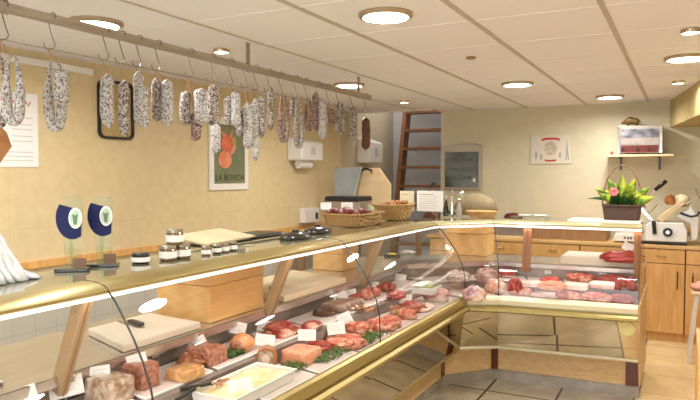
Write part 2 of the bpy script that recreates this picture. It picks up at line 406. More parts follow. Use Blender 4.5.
# round cream sticker on the mirrored front
p = Vector(at(626, 328, y=4.62)); kk = xk(p.x)
a, b = Vector(st(kk, .128, .322)), Vector(st(kk, .162, .59)); n = (b-a).normalized(); f = (p.z-.322)/(.59-.322); c = a.lerp(b, f)
out = Vector((1,0,0)).cross(n)
if out.y > 0: out = -out
ring = [tuple(c+Vector((1,0,0))*.052*math.cos(q)+n*.048*math.sin(q)+out*.002) for q in [2*math.pi*i/28 for i in range(28)]]
ring2 = [tuple(Vector(r)+out*.0015) for r in ring]
o = MB().loft([ring, ring2]).build('sticker', mat('cream sticker', (.74,.68,.34), rough=.5)); tag(o, 'round cream sticker on the mirrored front of the back counter', 'sticker')
# real fluorescent light under the counter edge
def tube_light(a, b, power):
    a, b = Vector(a), Vector(b); m = (a+b)/2
    o = area('counter_tube_light', m, (0, 0, math.atan2((b-a).y, (b-a).x)), (b-a).length, .03, power, (1, .80, .74))
    return o
tube_light(st(0,-.16,1.146), st(1,-.16,1.146), TUBE_POWER*5.7)
tube_light(st(2,-.16,1.146), st(3,-.16,1.146), TUBE_POWER*1.3)
tube_light(st(1,-.16,1.146), st(2,-.16,1.146), TUBE_POWER*.6)
# ================================================================== things on the walls
def label_prism(parent, name, m, x0, x1, y0, y1, z0, z1): return bx(name, m, parent, x0, x1, y0, y1, z0, z1)
def text(name, body, size, m, parent, loc, rot, ext=.0006):
    c = bpy.data.curves.new(name, 'FONT'); c.body = body; c.size = size; c.extrude = ext; c.align_x = 'CENTER'; c.align_y = 'CENTER'
    o = bpy.data.objects.new(name, c); COL.objects.link(o)
    dg = bpy.context.evaluated_depsgraph_get(); me = bpy.data.meshes.new_from_object(o.evaluated_get(dg)); bpy.data.objects.remove(o)
    me.materials.clear(); me.materials.append(m)
    o = bpy.data.objects.new(name, me); COL.objects.link(o); o.parent = parent; o.location = loc; o.rotation_euler = rot
    return o
def poly_yz(pts, x0, x1):      # flat shape on a wall facing +X
    return MB().loft([[(x0, y, z) for y, z in pts], [(x1, y, z) for y, z in pts]])
def poly_xz(pts, y0, y1):
    return MB().loft([[(x, y0, z) for x, z in pts], [(x, y1, z) for x, z in pts]])
def ell(cy, cz, a, b, n=20, q0=0, q1=2*math.pi, rot=0):
    r = []
    for i in range(n):
        q = q0+(q1-q0)*i/n; y, z = a*math.cos(q), b*math.sin(q)
        r.append((cy+y*math.cos(rot)-z*math.sin(rot), cz+y*math.sin(rot)+z*math.cos(rot)))
    return r
inkred = mat('red ink', (.55,.05,.04)); inkgrey = mat('grey ink', (.35,.33,.32)); inkbrown = mat('brown print', (.36,.17,.07), (.55,.30,.12), scale=9)
inkpale = mat('pale grey ink', (.62,.60,.57)); inkgreen = mat('moss green print', (.15,.17,.09), (.27,.28,.15), scale=7); inkdark = mat('dark green ink', (.03,.04,.025))
pig = mat('orange pink print', (.70,.24,.12), (.82,.42,.26), scale=9)
t = thing('poster', (XL, 2.36, 1.60), 'white unframed price poster with red heading and brown photo on yellow wall', 'poster')
bx('sheet', M['paper'], t, .002, .005, -.30, .235, 0, .44)
poly_yz([(-.3,.0),(-.03,.0),(.06,.12),(.03,.2),(-.05,.27),(-.3,.27)], .005, .006).build('photo', inkbrown, t)
MB().tube([(.006, -.08+.028*i*.5, .375+(.016 if i % 2 else -.010)*(1 if i % 5 else 1.6)) for i in range(20)], .0028, 6).build('heading_script', inkred, t)
for i, z in enumerate((.29,.25,.22,.18,.15,.085,.06,.035)):
    bx('text_line', inkpale, t, .005, .0058, .06 if z > .1 else -.02, .2, z, z+.006)

t = thing('framed_poster', (XL, 4.44, 1.425), 'white framed green LA BOVIDA poster with reddish pig behind the sausages', 'framed poster')
bx('frame', mat('white frame', (.80,.78,.72), rough=.4), t, .001, .018, -.265, .265, 0, .62, bevel=.004)
bx('print', inkgreen, t, .018, .020, -.21, .21, .055, .56)
poly_yz(ell(-.07,.26,.09,.075), .020, .022).build('pig_body', pig, t)
poly_yz(ell(-.05,.40,.075,.075), .020, .0225).build('pig_head', mat('red print', (.62,.14,.07), (.75,.25,.14), scale=12), t)
poly_yz([(-.09,.44),(-.12,.51),(-.05,.47)], .022, .024).build('pig_ear', pig, t)
poly_yz([(-.01,.46),(.03,.52),(.025,.44)], .022, .024).build('pig_ear', pig, t)
poly_yz(ell(.035,.345,.055,.022, rot=.8), .0225, .0245).build('pig_arm', pig, t)
poly_yz(ell(.05,.42,.03,.04), .021, .023).build('pig_snout', mat('ochre print', (.55,.34,.10)), t)
text('lettering', 'LA BOVIDA', .078, inkdark, t, (.021, 0, .105), (math.pi/2, 0, math.pi/2))

t = thing('wall_clock', (XL, 3.20, 1.80), 'black rounded frame on yellow wall half hidden behind hanging sausages', 'frame')
def rr(w, h, r, n=6):
    p = []
    for cx, cz, q in ((w-r,h-r,0),(-w+r,h-r,90),(-w+r,-h+r,180),(w-r,-h+r,270)):
        for i in range(n+1):
            a = math.radians(q+90*i/n); p.append((cx+r*math.cos(a), cz+r*math.sin(a)))
    return p
t.name = 'wall_frame'
o_, i_ = rr(.155,.20,.05), rr(.138,.183,.038)
mb = MB(); n = len(o_)
mb.add([(.02,y,z+.2) for y,z in o_]+[(.02,y,z+.2) for y,z in i_]+[(.001,y,z+.2) for y,z in o_]+[(.001,y,z+.2) for y,z in i_],
       [(k,(k+1)%n,n+(k+1)%n,n+k) for k in range(n)]+[(k,2*n+k,2*n+(k+1)%n,(k+1)%n) for k in range(n)]+[(n+k,n+(k+1)%n,3*n+(k+1)%n,3*n+k) for k in range(n)]+[(2*n+k,3*n+k,3*n+(k+1)%n,2*n+(k+1)%n) for k in range(n)])
mb.build('frame', M['black'], t)
poly_yz([(y,z+.2) for y,z in i_], .001, .005).build('panel', mat('mustard panel', (.50,.38,.17), (.58,.45,.22), scale=6), t)

def dispenser(y0, y1, z0, z1, label, roll):
    t = thing('towel_dispenser', (XL, (y0+y1)/2, z0), label, 'towel dispenser')
    w, h = (y1-y0)/2, z1-z0
    MB().loft([[(.0, y, 0) for y in (-w, w)]+[(0, w, h), (0, -w, h)], [(.17, -w*.96, .0), (.17, w*.96, .0), (.17, w*.96, h*.80), (.17, -w*.96, h*.80)]]).build('housing', M['white'], t, bevel=.015)
    bx('window_slot', inkpale, t, .171, .174, -w*.2, w*.2, h*.25, h*.6)
    if roll: MB().tube([(.07, -w*.55, -.035), (.07, w*.45, -.035)], .045, 16).build('paper_roll', M['paper'], t, smooth='auto')
    else: MB().tube([(.07, -.03, 0), (.07, -.03, -.03)], .012, 10).build('nozzle', inkpale, t)
dispenser(5.37, 5.80, 1.70, 1.93, 'white paper towel dispenser with hanging paper roll on yellow wall', True)
dispenser(6.90, 7.30, 1.70, 2.01, 'white paper towel dispenser on the beige wall near the stairs', False)

# ---- back wall
y = YB
t = thing('electrical_panel', (-2.262, y, 1.385), 'grey framed electrical panel with dark see-through door on back wall', 'electrical panel')
MB().loft([[(-.225,0,0),(.225,0,0),(.225,0,.505),(.14,0,.53),(-.14,0,.53),(-.225,0,.505)], [(-.215,-.07,.01),(.215,-.07,.01),(.215,-.07,.495),(.13,-.07,.52),(-.13,-.07,.52),(-.215,-.07,.495)]]).build('housing', M['greyframe'], t)
bx('door', M['darkglass'], t, -.198, .198, -.088, -.071, .03, .435, bevel=.004)
for z in (.12,.22,.33): bx('breaker_row', mat('grey breakers', (.16,.17,.16), (.03,.03,.03), scale=22, stretch=(4,1,.1)), t, -.14, .13, -.0895, -.0875, z, z+.035)
bx('latch', M['white'], t, .14, .165, -.096, -.088, .09, .13)
t = thing('wall_plaque', (-1.285, y, 1.675), 'white enamel plaque with red ribbon and grey drawings on back wall', 'plaque')
bx('plate', mat('enamel plate', (.70,.66,.56), rough=.3), t, -.215, .215, -.012, -.001, 0, .315, bevel=.004)
p = [(-.10,.27),(-.05,.285),(.05,.285),(.10,.27),(.095,.25),(.05,.262),(-.05,.262),(-.095,.25)]
poly_xz(p, -.0145, -.012).build('red_ribbon', inkred, t)
poly_xz([(-.06,.05),(0,.043),(.06,.05),(.06,.03),(0,.023),(-.06,.03)], -.0145, -.012).build('red_ribbon', inkred, t)
face = mat('pale brown drawing', (.50,.42,.33), (.64,.58,.48), scale=24)
poly_xz(ell(0,.17,.068,.08), -.014, -.012).build('drawing_head', face, t)
poly_xz(ell(0,.205,.035,.022,q1=math.pi), -.0155, -.014).build('drawing_hair', inkgrey, t)
bx('drawing_mouth', inkgrey, t, -.022, .022, -.0155, -.014, .105, .113)
poly_xz([(.155,.04),(.165,.20),(.17,.28),(.175,.20),(.195,.04),(.182,.04),(.17,.12),(.166,.04)], -.014, -.012).build('drawing_tower', mat('taupe drawing', (.40,.35,.30)), t)
poly_xz([(-.18,.19),(-.15,.25),(-.12,.19),(-.11,.14),(-.19,.14)], -.014, -.012).build('drawing_house', inkpale, t)
for i in range(7):
    x = -.19+i*.027 if i < 4 else .03+(i-3)*.03
    bx('drawing_roof', inkgrey if i % 2 else inkpale, t, x, x+.02, -.014, -.012, .05+.01*(i % 3), .11+.012*((i*5) % 3))

t = thing('wall_shelf', (-.385, y, 1.735), 'wooden wall shelf on black brackets carrying the toaster oven', 'shelf')
bx('board', M['palewood'], t, -.32, .30, -.30, -.001, 0, .022, bevel=.003)
for x in (-.19,.17): MB().box(x-.01, x+.01, -.24, -.002, -.012, 0).box(x-.01, x+.01, -.012, -.001, -.13, 0).build('bracket', M['black'], t)
t = thing('toaster_oven', (-.39, y-.16, 1.758), 'chrome salamander toaster with red lower band on the wall shelf', 'toaster oven')
bx('casing', M['dark_steel'], t, -.205, .205, -.10, .12, .012, .285, bevel=.006)
bx('upper_recess', mat('dark oven cavity', (.05,.05,.06), (.22,.22,.25), scale=12, rough=.5), t, -.17, .17, -.105, -.1, .165, .25)
bx('reflector', M['dark_steel'], t, -.17, .17, -.107, -.1, .105, .155)
bx('control_band', mat('dark red panel', (.10,.012,.008), (.18,.03,.02), scale=6, rough=.5), t, -.17, .17, -.108, -.1, .02, .09)
bx('side_trim', M['chrome'], t, -.205, -.178, -.115, -.1, .012, .28, bevel=.004); bx('side_trim', M['chrome'], t, .178, .205, -.115, -.1, .012, .28, bevel=.004)
for x in (-.15,-.02,.08): MB().tube([(x,-.108,.055),(x,-.122,.055)], .012, 12).build('knob', M['black'], t)
for x in (-.17,.17):
    for yy in (-.07,.09): bx('foot', M['black'], t, x-.012, x+.012, yy-.012, yy+.012, 0, .012)
# boar figurine
bz = mat('bronze brown', (.16,.10,.03), (.26,.17,.06), scale=20, rough=.4, metal=.4)
t = thing('boar_figurine', (-.475, y-.16, 2.046), 'small brown boar figurine standing on the toaster oven', 'figurine')
mb = MB(); rings = []
for x, r, zc in [(-.095,.006,.028),(-.078,.014,.034),(-.055,.024,.046),(-.03,.036,.056),(-.005,.038,.056),(.03,.032,.05),(.055,.03,.048),(.072,.018,.046),(.08,.006,.045)]:
    rings.append([(x, .7*r*math.cos(q), zc+r*math.sin(q)) for q in [2*math.pi*k/12 for k in range(12)]])
mb.loft(rings).build('body', bz, t, smooth=True)
for x in (-.035,-.02,.045,.06): MB().tube([(x,.012*(1 if x in (-.035,.06) else -1),.035),(x,.012*(1 if x in (-.035,.06) else -1),.0)], [.009,.005], 8).build('leg', bz, t)
for s in (-1,1): MB().loft([[(-.045,s*.01,.068),(-.035,s*.01,.07),(-.04,s*.018,.066)],[(-.046,s*.012,.084),(-.044,s*.012,.084),(-.045,s*.014,.084)]]).build('ear', bz, t)
MB().tube([(.078,0,.048),(.09,0,.04),(.092,0,.028)], .003, 6).build('tail', bz, t)
MB().box(-.04,.07,-.02,.02,-.001,.001).build('stand', bz, t)
t = thing('figurine', (-.655, y-.15, 1.758), 'tiny pale and red figurine on the shelf beside the oven', 'figurine')
MB().lathe([(.014,0),(.017,.012),(.011,.03),(.004,.038)], 14).build('body', mat('dull red glaze', (.45,.10,.06), rough=.4), t, smooth=True)
MB().lathe([(.003,.034),(.011,.042),(.012,.052),(.002,.062)], 14).build('head', mat('pale glaze', (.70,.62,.50), rough=.4), t, smooth=True)

# ================================================================== hanging beam, hooks, sausages
RX, RZ = -2.18, 2.155
t = thing('hanging_beam', (RX, 2.7, RZ), 'long weathered beam hung from the ceiling, carrying hooks and dried sausages', 'beam')
bx('beam', M['beam'], t, -.014, .014, -2.2, 1.83, -.017, .017, bevel=.003)
for y_ in (.27, 1.66, -1.2):
    o = MB().box(-.02,-.014,y_-.015,y_+.015,-.02,ZC-RZ-.001).box(-.02,.02,y_-.015,y_+.015,-.0195,-.0172).build('bracket', M['dark_steel'], t)
sal = [mat('white moulded salami skin', (.11,.08,.07), (.54,.53,.51), scale=120, rough=.8, lo=.36, hi=.56, detail=5, bump=.4),
       mat('grey moulded salami skin', (.10,.06,.05), (.47,.45,.42), scale=110, rough=.8, lo=.42, hi=.58, detail=5, bump=.4),
       mat('reddish salami skin', (.13,.05,.04), (.44,.37,.33), scale=100, rough=.8, lo=.45, hi=.62, detail=5, bump=.4),
       mat('dark brown dried meat', (.09,.03,.012), (.16,.06,.025), scale=30, rough=.6, bump=.3)]
string = mat('brown string', (.45,.27,.15), rough=.8)
hookm = mat('hook steel', (.22,.18,.14), rough=.35, metal=.8)
def hook(u, v, label, sz=1.0):
    p = at(u, v, x=RX); y_ = p.y
    L = .115*sz
    t = thing('meat_hook', (RX, y_, RZ+.0175), label, 'hook', 'steel hooks on the hanging beam')
    pts = [(.018,0,-.018),(.0185,0,0),(.012,0,.005),(0,0,.0055),(-.016,0,.004),(-.0185,0,-.01),(-.019,.0,-.034),(-.006,.006,-L*.75),(.004,.010,-L),(.0,.004,-L-.014),(-.010,-.012,-L-.02),(-.016,-.022,-L-.012),(-.017,-.026,-L+.006)]
    MB().tube(pts, .0022, 6).build('hook_wire', hookm, t, smooth=True)
    return y_, RZ+.0175-L-.02
def sausage(box, y_, hz, label, k=0, dx=0, kind='straight', grp=None):
    x0, y0, x1, y1 = box
    a = at((x0+x1)/2, y0, x=RX+dx); b = at((x0+x1)/2, y1, x=RX+dx)
    d = depth(a); w = (x1-x0)*d/FPX; L = abs(a.z-b.z)
    t = thing('sausage', (RX+dx, a.y, b.z), label, 'dried sausage', grp)
    rnd = random.Random(int(x0*7+y0))
    if kind == 'straight':
        r = w/2*.97; n = 12; pts = []; rr_ = []
        bend = rnd.uniform(-.25, .25)*w
        for i in range(n+1):
            f = i/n; e = min(f, 1-f)*2
            pts.append((rnd.uniform(-.001,.001), bend*math.sin(math.pi*f), L*(1-f)))
            rr_.append(max(.004, r*min(1, (1-(1-min(1, e*3.0))**2))**.5*(1+.07*rnd.uniform(-1,1))))
        MB().tube(pts, rr_, 12).build('casing', sal[k], t, smooth=True)
        top = (0, 0, L)
    else:                                # two legs joined below
        r = w*.215; n = 24; pts = []; rr_ = []; hw = w/2-r
        cam_side = Vector((math.cos(YAW+.25), math.sin(YAW+.25)))
        for i in range(n+1):
            f = i/n; q = math.pi*f
            s = math.cos(q); zz = L-(L-r)*(math.sin(q)**.45)
            off = -hw*(abs(s)**.6)*(1 if s > 0 else -1)*(1 if abs(s) > .0 else 0)
            tight = 1-.45*max(0, (zz/L-.6)/.4)
            pts.append((cam_side.x*off*tight, cam_side.y*off*tight, zz))
            e = min(f, 1-f)*2
            rr_.append(max(.005, r*min(1, (e*7)**.6)*(1+.06*rnd.uniform(-1,1))))
        MB().tube(pts, rr_, 12).build('casing', sal[k], t, smooth=True)
        top = (0, 0, L)
        MB().tube([pts[0], (0, 0, L+.012), pts[-1]], .002, 5).build('string_tie', string, t)
    hp = Vector((RX-.010, y_-.012, hz+.001)) - t.location
    MB().tube([top, (hp.x*.6, hp.y*.6, L+(hp.z-L)*.5), tuple(hp)], .0018, 5).build('string', string, t)
    return t
H = [
 (5,14,'steel hook at the near end of the beam', [((-7,58,6,128),'grey looped dried sausage cut off at the near end of the beam',1,-.05,'loop'), ((1,58,24,126),'white speckled looped dried sausage hanging over the price poster',0,.03,'loop')]),
 (52,19,'steel hook holding a twisted pair of white sausages', [((43,60,66,132),'long white looped dried sausage with a narrow loop at its foot',0,-.03,'loop'), ((55,68,70,106),'short plump white sausage beside the long looped one',0,.04,'straight')]),
 (106,31,'steel hook with one single straight sausage on long string', [((101,74,115,128),'single straight white sausage hanging left of the black frame',0,0,'straight')]),
 (122,35,'steel hook in front of the black rounded frame', [((119,80,130,137),'grey dried sausage hanging in front of the black frame',1,0,'straight')]),
 (139,40,'steel hook holding two sausages tied side by side', [((133,71,144,126),'white sausage, the taller of the pair right of the black frame',0,-.02,'straight'), ((139,86,150,128),'white sausage, the lower of the pair right of the black frame',0,.025,'straight')]),
 (158,44,'steel hook holding a spread pair over yellow wall', [((151,78,161,122),'slim grey sausage, left of the pair spread apart',1,-.02,'straight'), ((161,79,174,126),'plump white speckled sausage leaning right in the spread pair',0,.02,'straight')]),
 (191,51,'steel hook holding a bunch of three sausages left of the pig poster', [((181,91,192,126),'grey sausage left in the bunch of three left of the pig poster',1,-.03,'straight'), ((189,112,200,141),'reddish sausage hanging lowest in the bunch left of the pig poster',2,.0,'straight'), ((194,88,208,125),'white thick sausage right in the bunch of three left of the pig poster',0,.035,'straight')]),
 (213,55,'steel hook above the left edge of the pig poster', [((208,84,221,127),'thick grey sausage above the left edge of the pig poster',1,.0,'straight'), ((211,124,221,153),'short white sausage hanging over the left edge of the pig poster',0,.035,'straight')]),
 (231,59,'steel hook above the pig poster', [((223,96,233,125),'grey short sausage above the pig head on the poster',1,-.02,'straight'), ((231,91,241,128),'white sausage close above the pig poster',0,.02,'straight')]),
 (246,62,'steel hook above the right edge of the pig poster', [((235,108,244,137),'grey sausage in front of the right half of the pig poster',1,-.035,'straight'), ((242,102,252,149),'long pale sausage at the right edge of the pig poster',0,.02,'straight')]),
 (256,64,'steel hook just beyond the beam bracket', [((251,98,260,161),'longest pale sausage of all, right beside the pig poster',0,.0,'straight'), ((258,95,265,138),'slim grey sausage between the longest one and a lone short one',1,.035,'straight')]),
 (269,68,'steel hook with a lone slim sausage', [((267,87,274,131),'lone slim grey sausage left of the first looped one on the far half',1,0,'straight')]),
 (281,71,'steel hook holding the first far loop', [((277,95,290,143),'dark speckled looped sausage above the paper towel dispenser left side',2,0,'loop')]),
 (296,74,'steel hook holding the longest far loop', [((290,98,296,118),'small grey sausage end behind the longest far loop',1,-.05,'straight'), ((293,101,304,149),'long grey looped sausage in front of the paper towel dispenser',1,.02,'loop')]),
 (306,76,'steel hook holding a dark loop', [((304,99,313,132),'short dark looped sausage just right of the towel dispenser',2,0,'loop')]),
 (318,79,'steel hook holding three dark and pale sausages', [((312,92,319,132),'slim dark sausage next to the pale thick one at the tile edge',2,-.02,'straight'), ((318,99,327,140),'pale thick grey sausage at the far edge of the yellow tiles',0,.025,'straight')]),
 (328,82,'steel hook holding a small red piece', [((327,109,335,126),'small reddish dried sausage, the shortest on the beam',2,0,'straight')]),
 (338,84,'steel hook holding the last loop', [((334,103,346,135),'last looped sausage before the end of the beam',1,0,'loop')]),
 (352,87,'steel hook next to last on the beam', [((350,106,358,141),'slim bent grey sausage next to last on the beam',1,0,'straight')]),
 (366,91,'steel hook at the far end of the beam', [((361,117,370,150),'dark brown dried meat hanging last at the far end of the beam',3,0,'straight')]),
]
for u, v, lb, ss in H:
    y_, hz = hook(u, v, lb, 1.0)
    for box, l2, k, dx, kd in ss: sausage(box, y_, hz, l2, k, dx, kd)
# ================================================================== back worktop, cabinets
ZT = 1.199
def cab(x0, x1, label, door_sides):
    t = thing('base_cabinet', ((x0+x1)/2, 6.9, 0), label, 'cabinet', 'oak base cabinets along the back wall')
    w = (x1-x0)/2-.002
    bx('body', M['oak_dark'], t, -w, w, -.28, .295, .08, .868); bx('kick_board', M['oak'], t, -w, w, -.26, -.24, 0, .08)
    d = bx('drawer', M['oak'], t, -w+.004, w-.004, -.302, -.281, .735, .862, bevel=.003)
    MB().tube([(-.035,-.305,.80),(-.03,-.322,.80),(.03,-.322,.80),(.035,-.305,.80)], .006, 8).build('handle', mat('dull brass', (.40,.25,.10), rough=.3, metal=.6), d)
    d = bx('door', M['oak'], t, -w+.004, w-.004, -.302, -.281, .085, .728, bevel=.003)
    s = door_sides
    MB().tube([(s*(w-.06),-.303,.66),(s*(w-.06),-.325,.64),(s*(w-.06),-.325,.52),(s*(w-.06),-.303,.50)], .006, 8).build('handle', mat('dark bronze', (.18,.10,.05), rough=.3, metal=.6), d)
for i, (x0, x1, s) in enumerate([(-2.45,-1.93,1),(-1.93,-1.41,-1),(-1.41,-.89,1),(-.89,-.37,-1),(-.37,.03,1),(.03,.47,-1),(.47,.95,1),(.95,1.45,-1)]):
    cab(x0, x1, ['oak base cabinet at the stairs end of the back wall','oak base cabinet under the electrical panel','oak base cabinet under the wall plaque','oak base cabinet with the long pine box on it','oak base cabinet standing under the meat slicer','oak base cabinet next to the slicer cabinet, bowl above it','oak base cabinet second from the right wall','oak base cabinet against the right wall'][i], s)
o = bx('worktop', mat('honey worktop', (.66,.42,.18), (.74,.50,.24), scale=10, rough=.3, stretch=(.4,4,4)), None, -2.5, 1.5, 6.585, 7.195, .87, .90, bevel=.004)
tag(o, 'long honey wood worktop running along the back wall', 'worktop')
# long pine box and drawer unit standing on it
def pinebox(name, x0, x1, y0, y1, z0, z1, label, cat, slant=0, group=None, lid=True):
    t = thing(name, ((x0+x1)/2, (y0+y1)/2, z0), label, cat, group)
    w, d, h = (x1-x0)/2, (y1-y0)/2, z1-z0
    MB().loft([[(-w,-d,0),(w,-d,0),(w,-d,h*.72),(-w,-d,h*.72)],[(-w,d,0),(w,d,0),(w,d,h*.72),(-w,d,h*.72)]]).build('box_body', M['pine'], t, bevel=.004)
    MB().loft([[(-w-.003,-d-.003,h*.73),(w+.003,-d-.003,h*.73),(w+.003,-d-.003+slant*.2,h),(-w-.003,-d-.003+slant*.2,h)],[(-w-.003,d,h*.73),(w+.003,d,h*.73),(w+.003,d,h),(-w-.003,d,h)]]).build('lid', M['pine'], t, bevel=.004)
    return t
p = at(580,250,y=6.7)
t = thing('storage_box', (-.99, 6.92, .90), 'long low oak box lying on the back worktop behind the short counter', 'box')
bx('box_body', M['oak_dark'], t, -.38, .33, -.2, .2, 0, .13, bevel=.004); bx('lid', M['oak'], t, -.385, .335, -.205, .205, .131, .15, bevel=.004)
t = thing('knife_sharpener', (-.97, 6.85, 1.051), 'small dark sharpening tool lying on the long oak box', 'tool')
MB().loft([[(-.08,-.02,0),(-.08,.02,0),(-.08,.02,.02),(-.08,-.02,.02)],[(.0,-.03,0),(.0,.03,0),(.0,.03,.045),(.0,-.03,.045)],[(.07,-.02,0),(.07,.02,0),(.07,.02,.02),(.07,-.02,.02)]]).build('body', M['black'], t, bevel=.005)
MB().tube([(.07,0,.01),(.13,.01,.012)], .01, 8).build('handle', M['dark_steel'], t)
t = thing('drawer_unit', (-1.79, 6.92, .90), 'low pale drawer unit with dark open slots on the back worktop', 'drawer unit')
MB().box(-.37,.37,-.2,.2,0,.02).box(-.37,.37,-.2,.2,.13,.15).box(-.37,-.35,-.2,.2,.02,.13).box(.35,.37,-.2,.2,.02,.13).box(-.01,.01,-.2,.2,.02,.13).box(-.35,.35,.18,.2,.02,.13).build('carcass', M['palewood'], t)
bx('drawer', M['dark_steel'], t, -.34, -.02, -.18, .17, .025, .10); bx('drawer', M['dark_steel'], t, .02, .34, -.18, .17, .025, .10)

# meat slicer
t = thing('meat_slicer', (-.20, 6.86, .90), 'white meat slicer with black dial standing on the worktop by the back wall', 'meat slicer')
wm = mat('white enamel', (.80,.79,.76), rough=.25, coat=.3)
for x in (-.28,.22):
    for yy in (-.16,.12): MB().lathe([(.02,0),(.02,.015),(.001,.015)], 12, (x,yy,0)).build('foot', M['black'], t)
bx('base_plate', M['black'], t, -.12, .24, -.20, .18, .013, .028)
MB().loft([[(-.11,y,.03),(.24,y,.03),(.24,y,.14),(.21,y,.21),(-.07,y,.21),(-.11,y,.18)] for y in (-.2,.16)]).build('motor_housing', wm, t, bevel=.008)
MB().loft([[(-.40,y,.015),(-.12,y,.015),(-.12,y,.085),(-.38,y,.085)] for y in (-.19,.12)]).build('carriage_base', wm, t, bevel=.008)
for x in (-.29,-.26,-.235): MB().tube([(x,-.188,.05),(x,-.196,.05)], .010, 12).build('button', M['black'], t)
MB().tube([(.08,-.2,.12),(.08,-.225,.12)], .042, 20).build('dial', M['black'], t)
MB().tube([(.08,-.225,.12),(.08,-.229,.12)], .018, 16).build('dial_cap', M['steel'], t)
MB().tube([(-.03,-.21,.10),(-.04,-.215,.22)], .018, 10).build('lever', M['blacksatin'], t)
MB().loft([[(.13,y,.27),(.27,y,.36),(.335,y,.25),(.33,y,.06),(.27,y,.03),(.265,y,.2)] for y in (-.13,-.05)]).build('support_arm', wm, t, bevel=.01)
MB().loft([[(-.02,y,.24),(.19,y,.42),(.22,y,.39),(.03,y,.21)] for y in (-.19,.12)]).build('tray', M['palewood'], t, bevel=.004)
MB().lathe([(.001,0),(.13,0),(.132,.006),(.02,.03),(.001,.03)], 32, M=T(-.09,-.03,.27,ry=math.radians(-52))).build('blade', M['chrome'], t, smooth='auto')
MB().loft([[(-.22,y,.40),(-.20,y,.41),(-.04,y,.22),(-.06,y,.21)] for y in (-.16,.1)]).build('fence_plate', M['chrome'], t)
MB().tube([(-.16,-.10,.37),(-.02,-.1,.53)], .006, 8).build('pusher_rod', M['chrome'], t)
MB().tube([(-.04,-.1,.51),(.01,-.1,.555),(.06,-.1,.60)], [.017,.021,.017], 10).build('pusher_grip', M['black'], t, smooth=True)
MB().tube([(.18,-.18,.30),(.27,-.2,.27),(.32,-.2,.285),(.335,-.2,.32)], .011, 8).build('feed_handle', M['black'], t, smooth=True)
MB().tube([(.2,-.06,.36),(.33,-.06,.45),(.30,-.06,.53)], .008, 8).build('guard_rail', M['steel'], t)
MB().tube([(.33,-.06,.45),(.38,-.06,.42)], .008, 8).build('guard_knob', M['steel'], t)
t = thing('dried_ham', (-.06, 6.87, 1.27), 'piece of tan and brown ham clamped on the slicer tray', 'ham')
MB().blob((.05,.0,-.02), .15, .16, .12, 3, .1).build('fat_rind', mat('cream fat', (.72,.62,.42), (.80,.70,.52), scale=9, rough=.5), t, smooth=True)
MB().blob((-.05,-.03,0), .1, .12, .10, 5, .1).build('meat_end', mat('brown ham', (.46,.20,.07), (.56,.28,.12), scale=9, rough=.5), t, smooth=True)

t = thing('bowl', (.32, 6.87, .90), 'cream ceramic bowl at the right end of the back worktop', 'bowl')
MB().lathe([(.05,0),(.055,.006),(.10,.035),(.13,.075),(.137,.09),(.13,.09),(.095,.04),(.04,.012),(.001,.01)], 32).build('bowl_wall', mat('cream ceramic', (.78,.68,.48), rough=.3), t, smooth=True)
MB().blob((0,0,.012), .15, .15, .05, 3, .2).build('filling', M['paper'], t, smooth=True)

# right edge: stool and tall wooden end
t = thing('step_stool', (.235, 6.05, 0), 'pale wooden stool with slanted legs half cut off by the right edge', 'stool')
bx('seat', M['palewood'], t, -.16, .16, -.14, .14, .57, .60, bevel=.01)
for sx in (-1,1):
    for sy in (-1,1):
        MB().loft([[(sx*.12-.016,sy*.11-.014,.57),(sx*.12+.016,sy*.11-.014,.57),(sx*.12+.016,sy*.11+.014,.57),(sx*.12-.016,sy*.11+.014,.57)],[(sx*.17-.016,sy*.13-.014,0),(sx*.17+.016,sy*.13-.014,0),(sx*.17+.016,sy*.13+.014,0),(sx*.17-.016,sy*.13+.014,0)]]).build('leg', M['board'], t)
MB().box(-.13,.13,-.012,.012,.25,.275).build('stretcher', M['board'], t)
t = thing('cloth', (.16, 6.0, .601), 'crumpled pink cloth lying on the pale wooden stool', 'cloth')
MB().blob((0,0,0), .18, .18, .07, 9, .35, freq=4).build('fabric', mat('pink cloth', (.72,.36,.28), (.80,.50,.40), scale=9, rough=.9), t, smooth=True)
t = thing('butcher_block', (.33, 4.1, 0), 'orange wooden block at the right edge nearest the camera', 'butcher block')
bx('block', M['pine'], t, -.245, .5, -.3, .3, .012, .62, bevel=.006)
bx('foot_frame', M['oak_dark'], t, -.22, .48, -.28, .28, 0, .011)

# ================================================================== things on the rear shelf inside the counters
def board(name, pts, z, h, m, label, cat='cutting board', bevel=.006):
    c = Vector((sum(p[0] for p in pts)/len(pts), sum(p[1] for p in pts)/len(pts), z))
    t = thing(name, c, label, cat)
    MB().loft([[(p[0]-c.x, p[1]-c.y, 0) for p in pts], [(p[0]-c.x, p[1]-c.y, h) for p in pts]]).build('board', m, t, bevel=bevel)
    return t
ZW = .863
b1 = board('cutting_board', [(-2.26,1.90),(-1.91,1.77),(-1.91,2.22),(-2.26,2.26)], ZW, .03, M['board'], 'white cutting board on the shelf left of the first pine box')
b2 = board('cutting_board', [(-2.38,3.02),(-1.90,2.88),(-1.90,3.60),(-2.38,3.72)], ZW, .035, M['board_warm'], 'cream cutting board with a knife on the shelf between two struts')
b3 = board('cutting_board', [(-.84,5.15),(-.31,5.15),(-.31,5.56),(-.84,5.56)], ZW, .06, M['board'], 'white cutting board carrying a red joint inside the short counter')
t = thing('steel_bin', (-2.16, 1.02, ZW), 'flat steel lid lying on the shelf by the nearest strut', 'lid')
bx('plate', M['dark_steel'], t, -.19, .19, -.3, .3, 0, .012, bevel=.004)
t.name = 'steel_tray'; t['label'] = 'flat dull steel tray on the shelf beside the nearest strut'; t['category'] = 'tray'
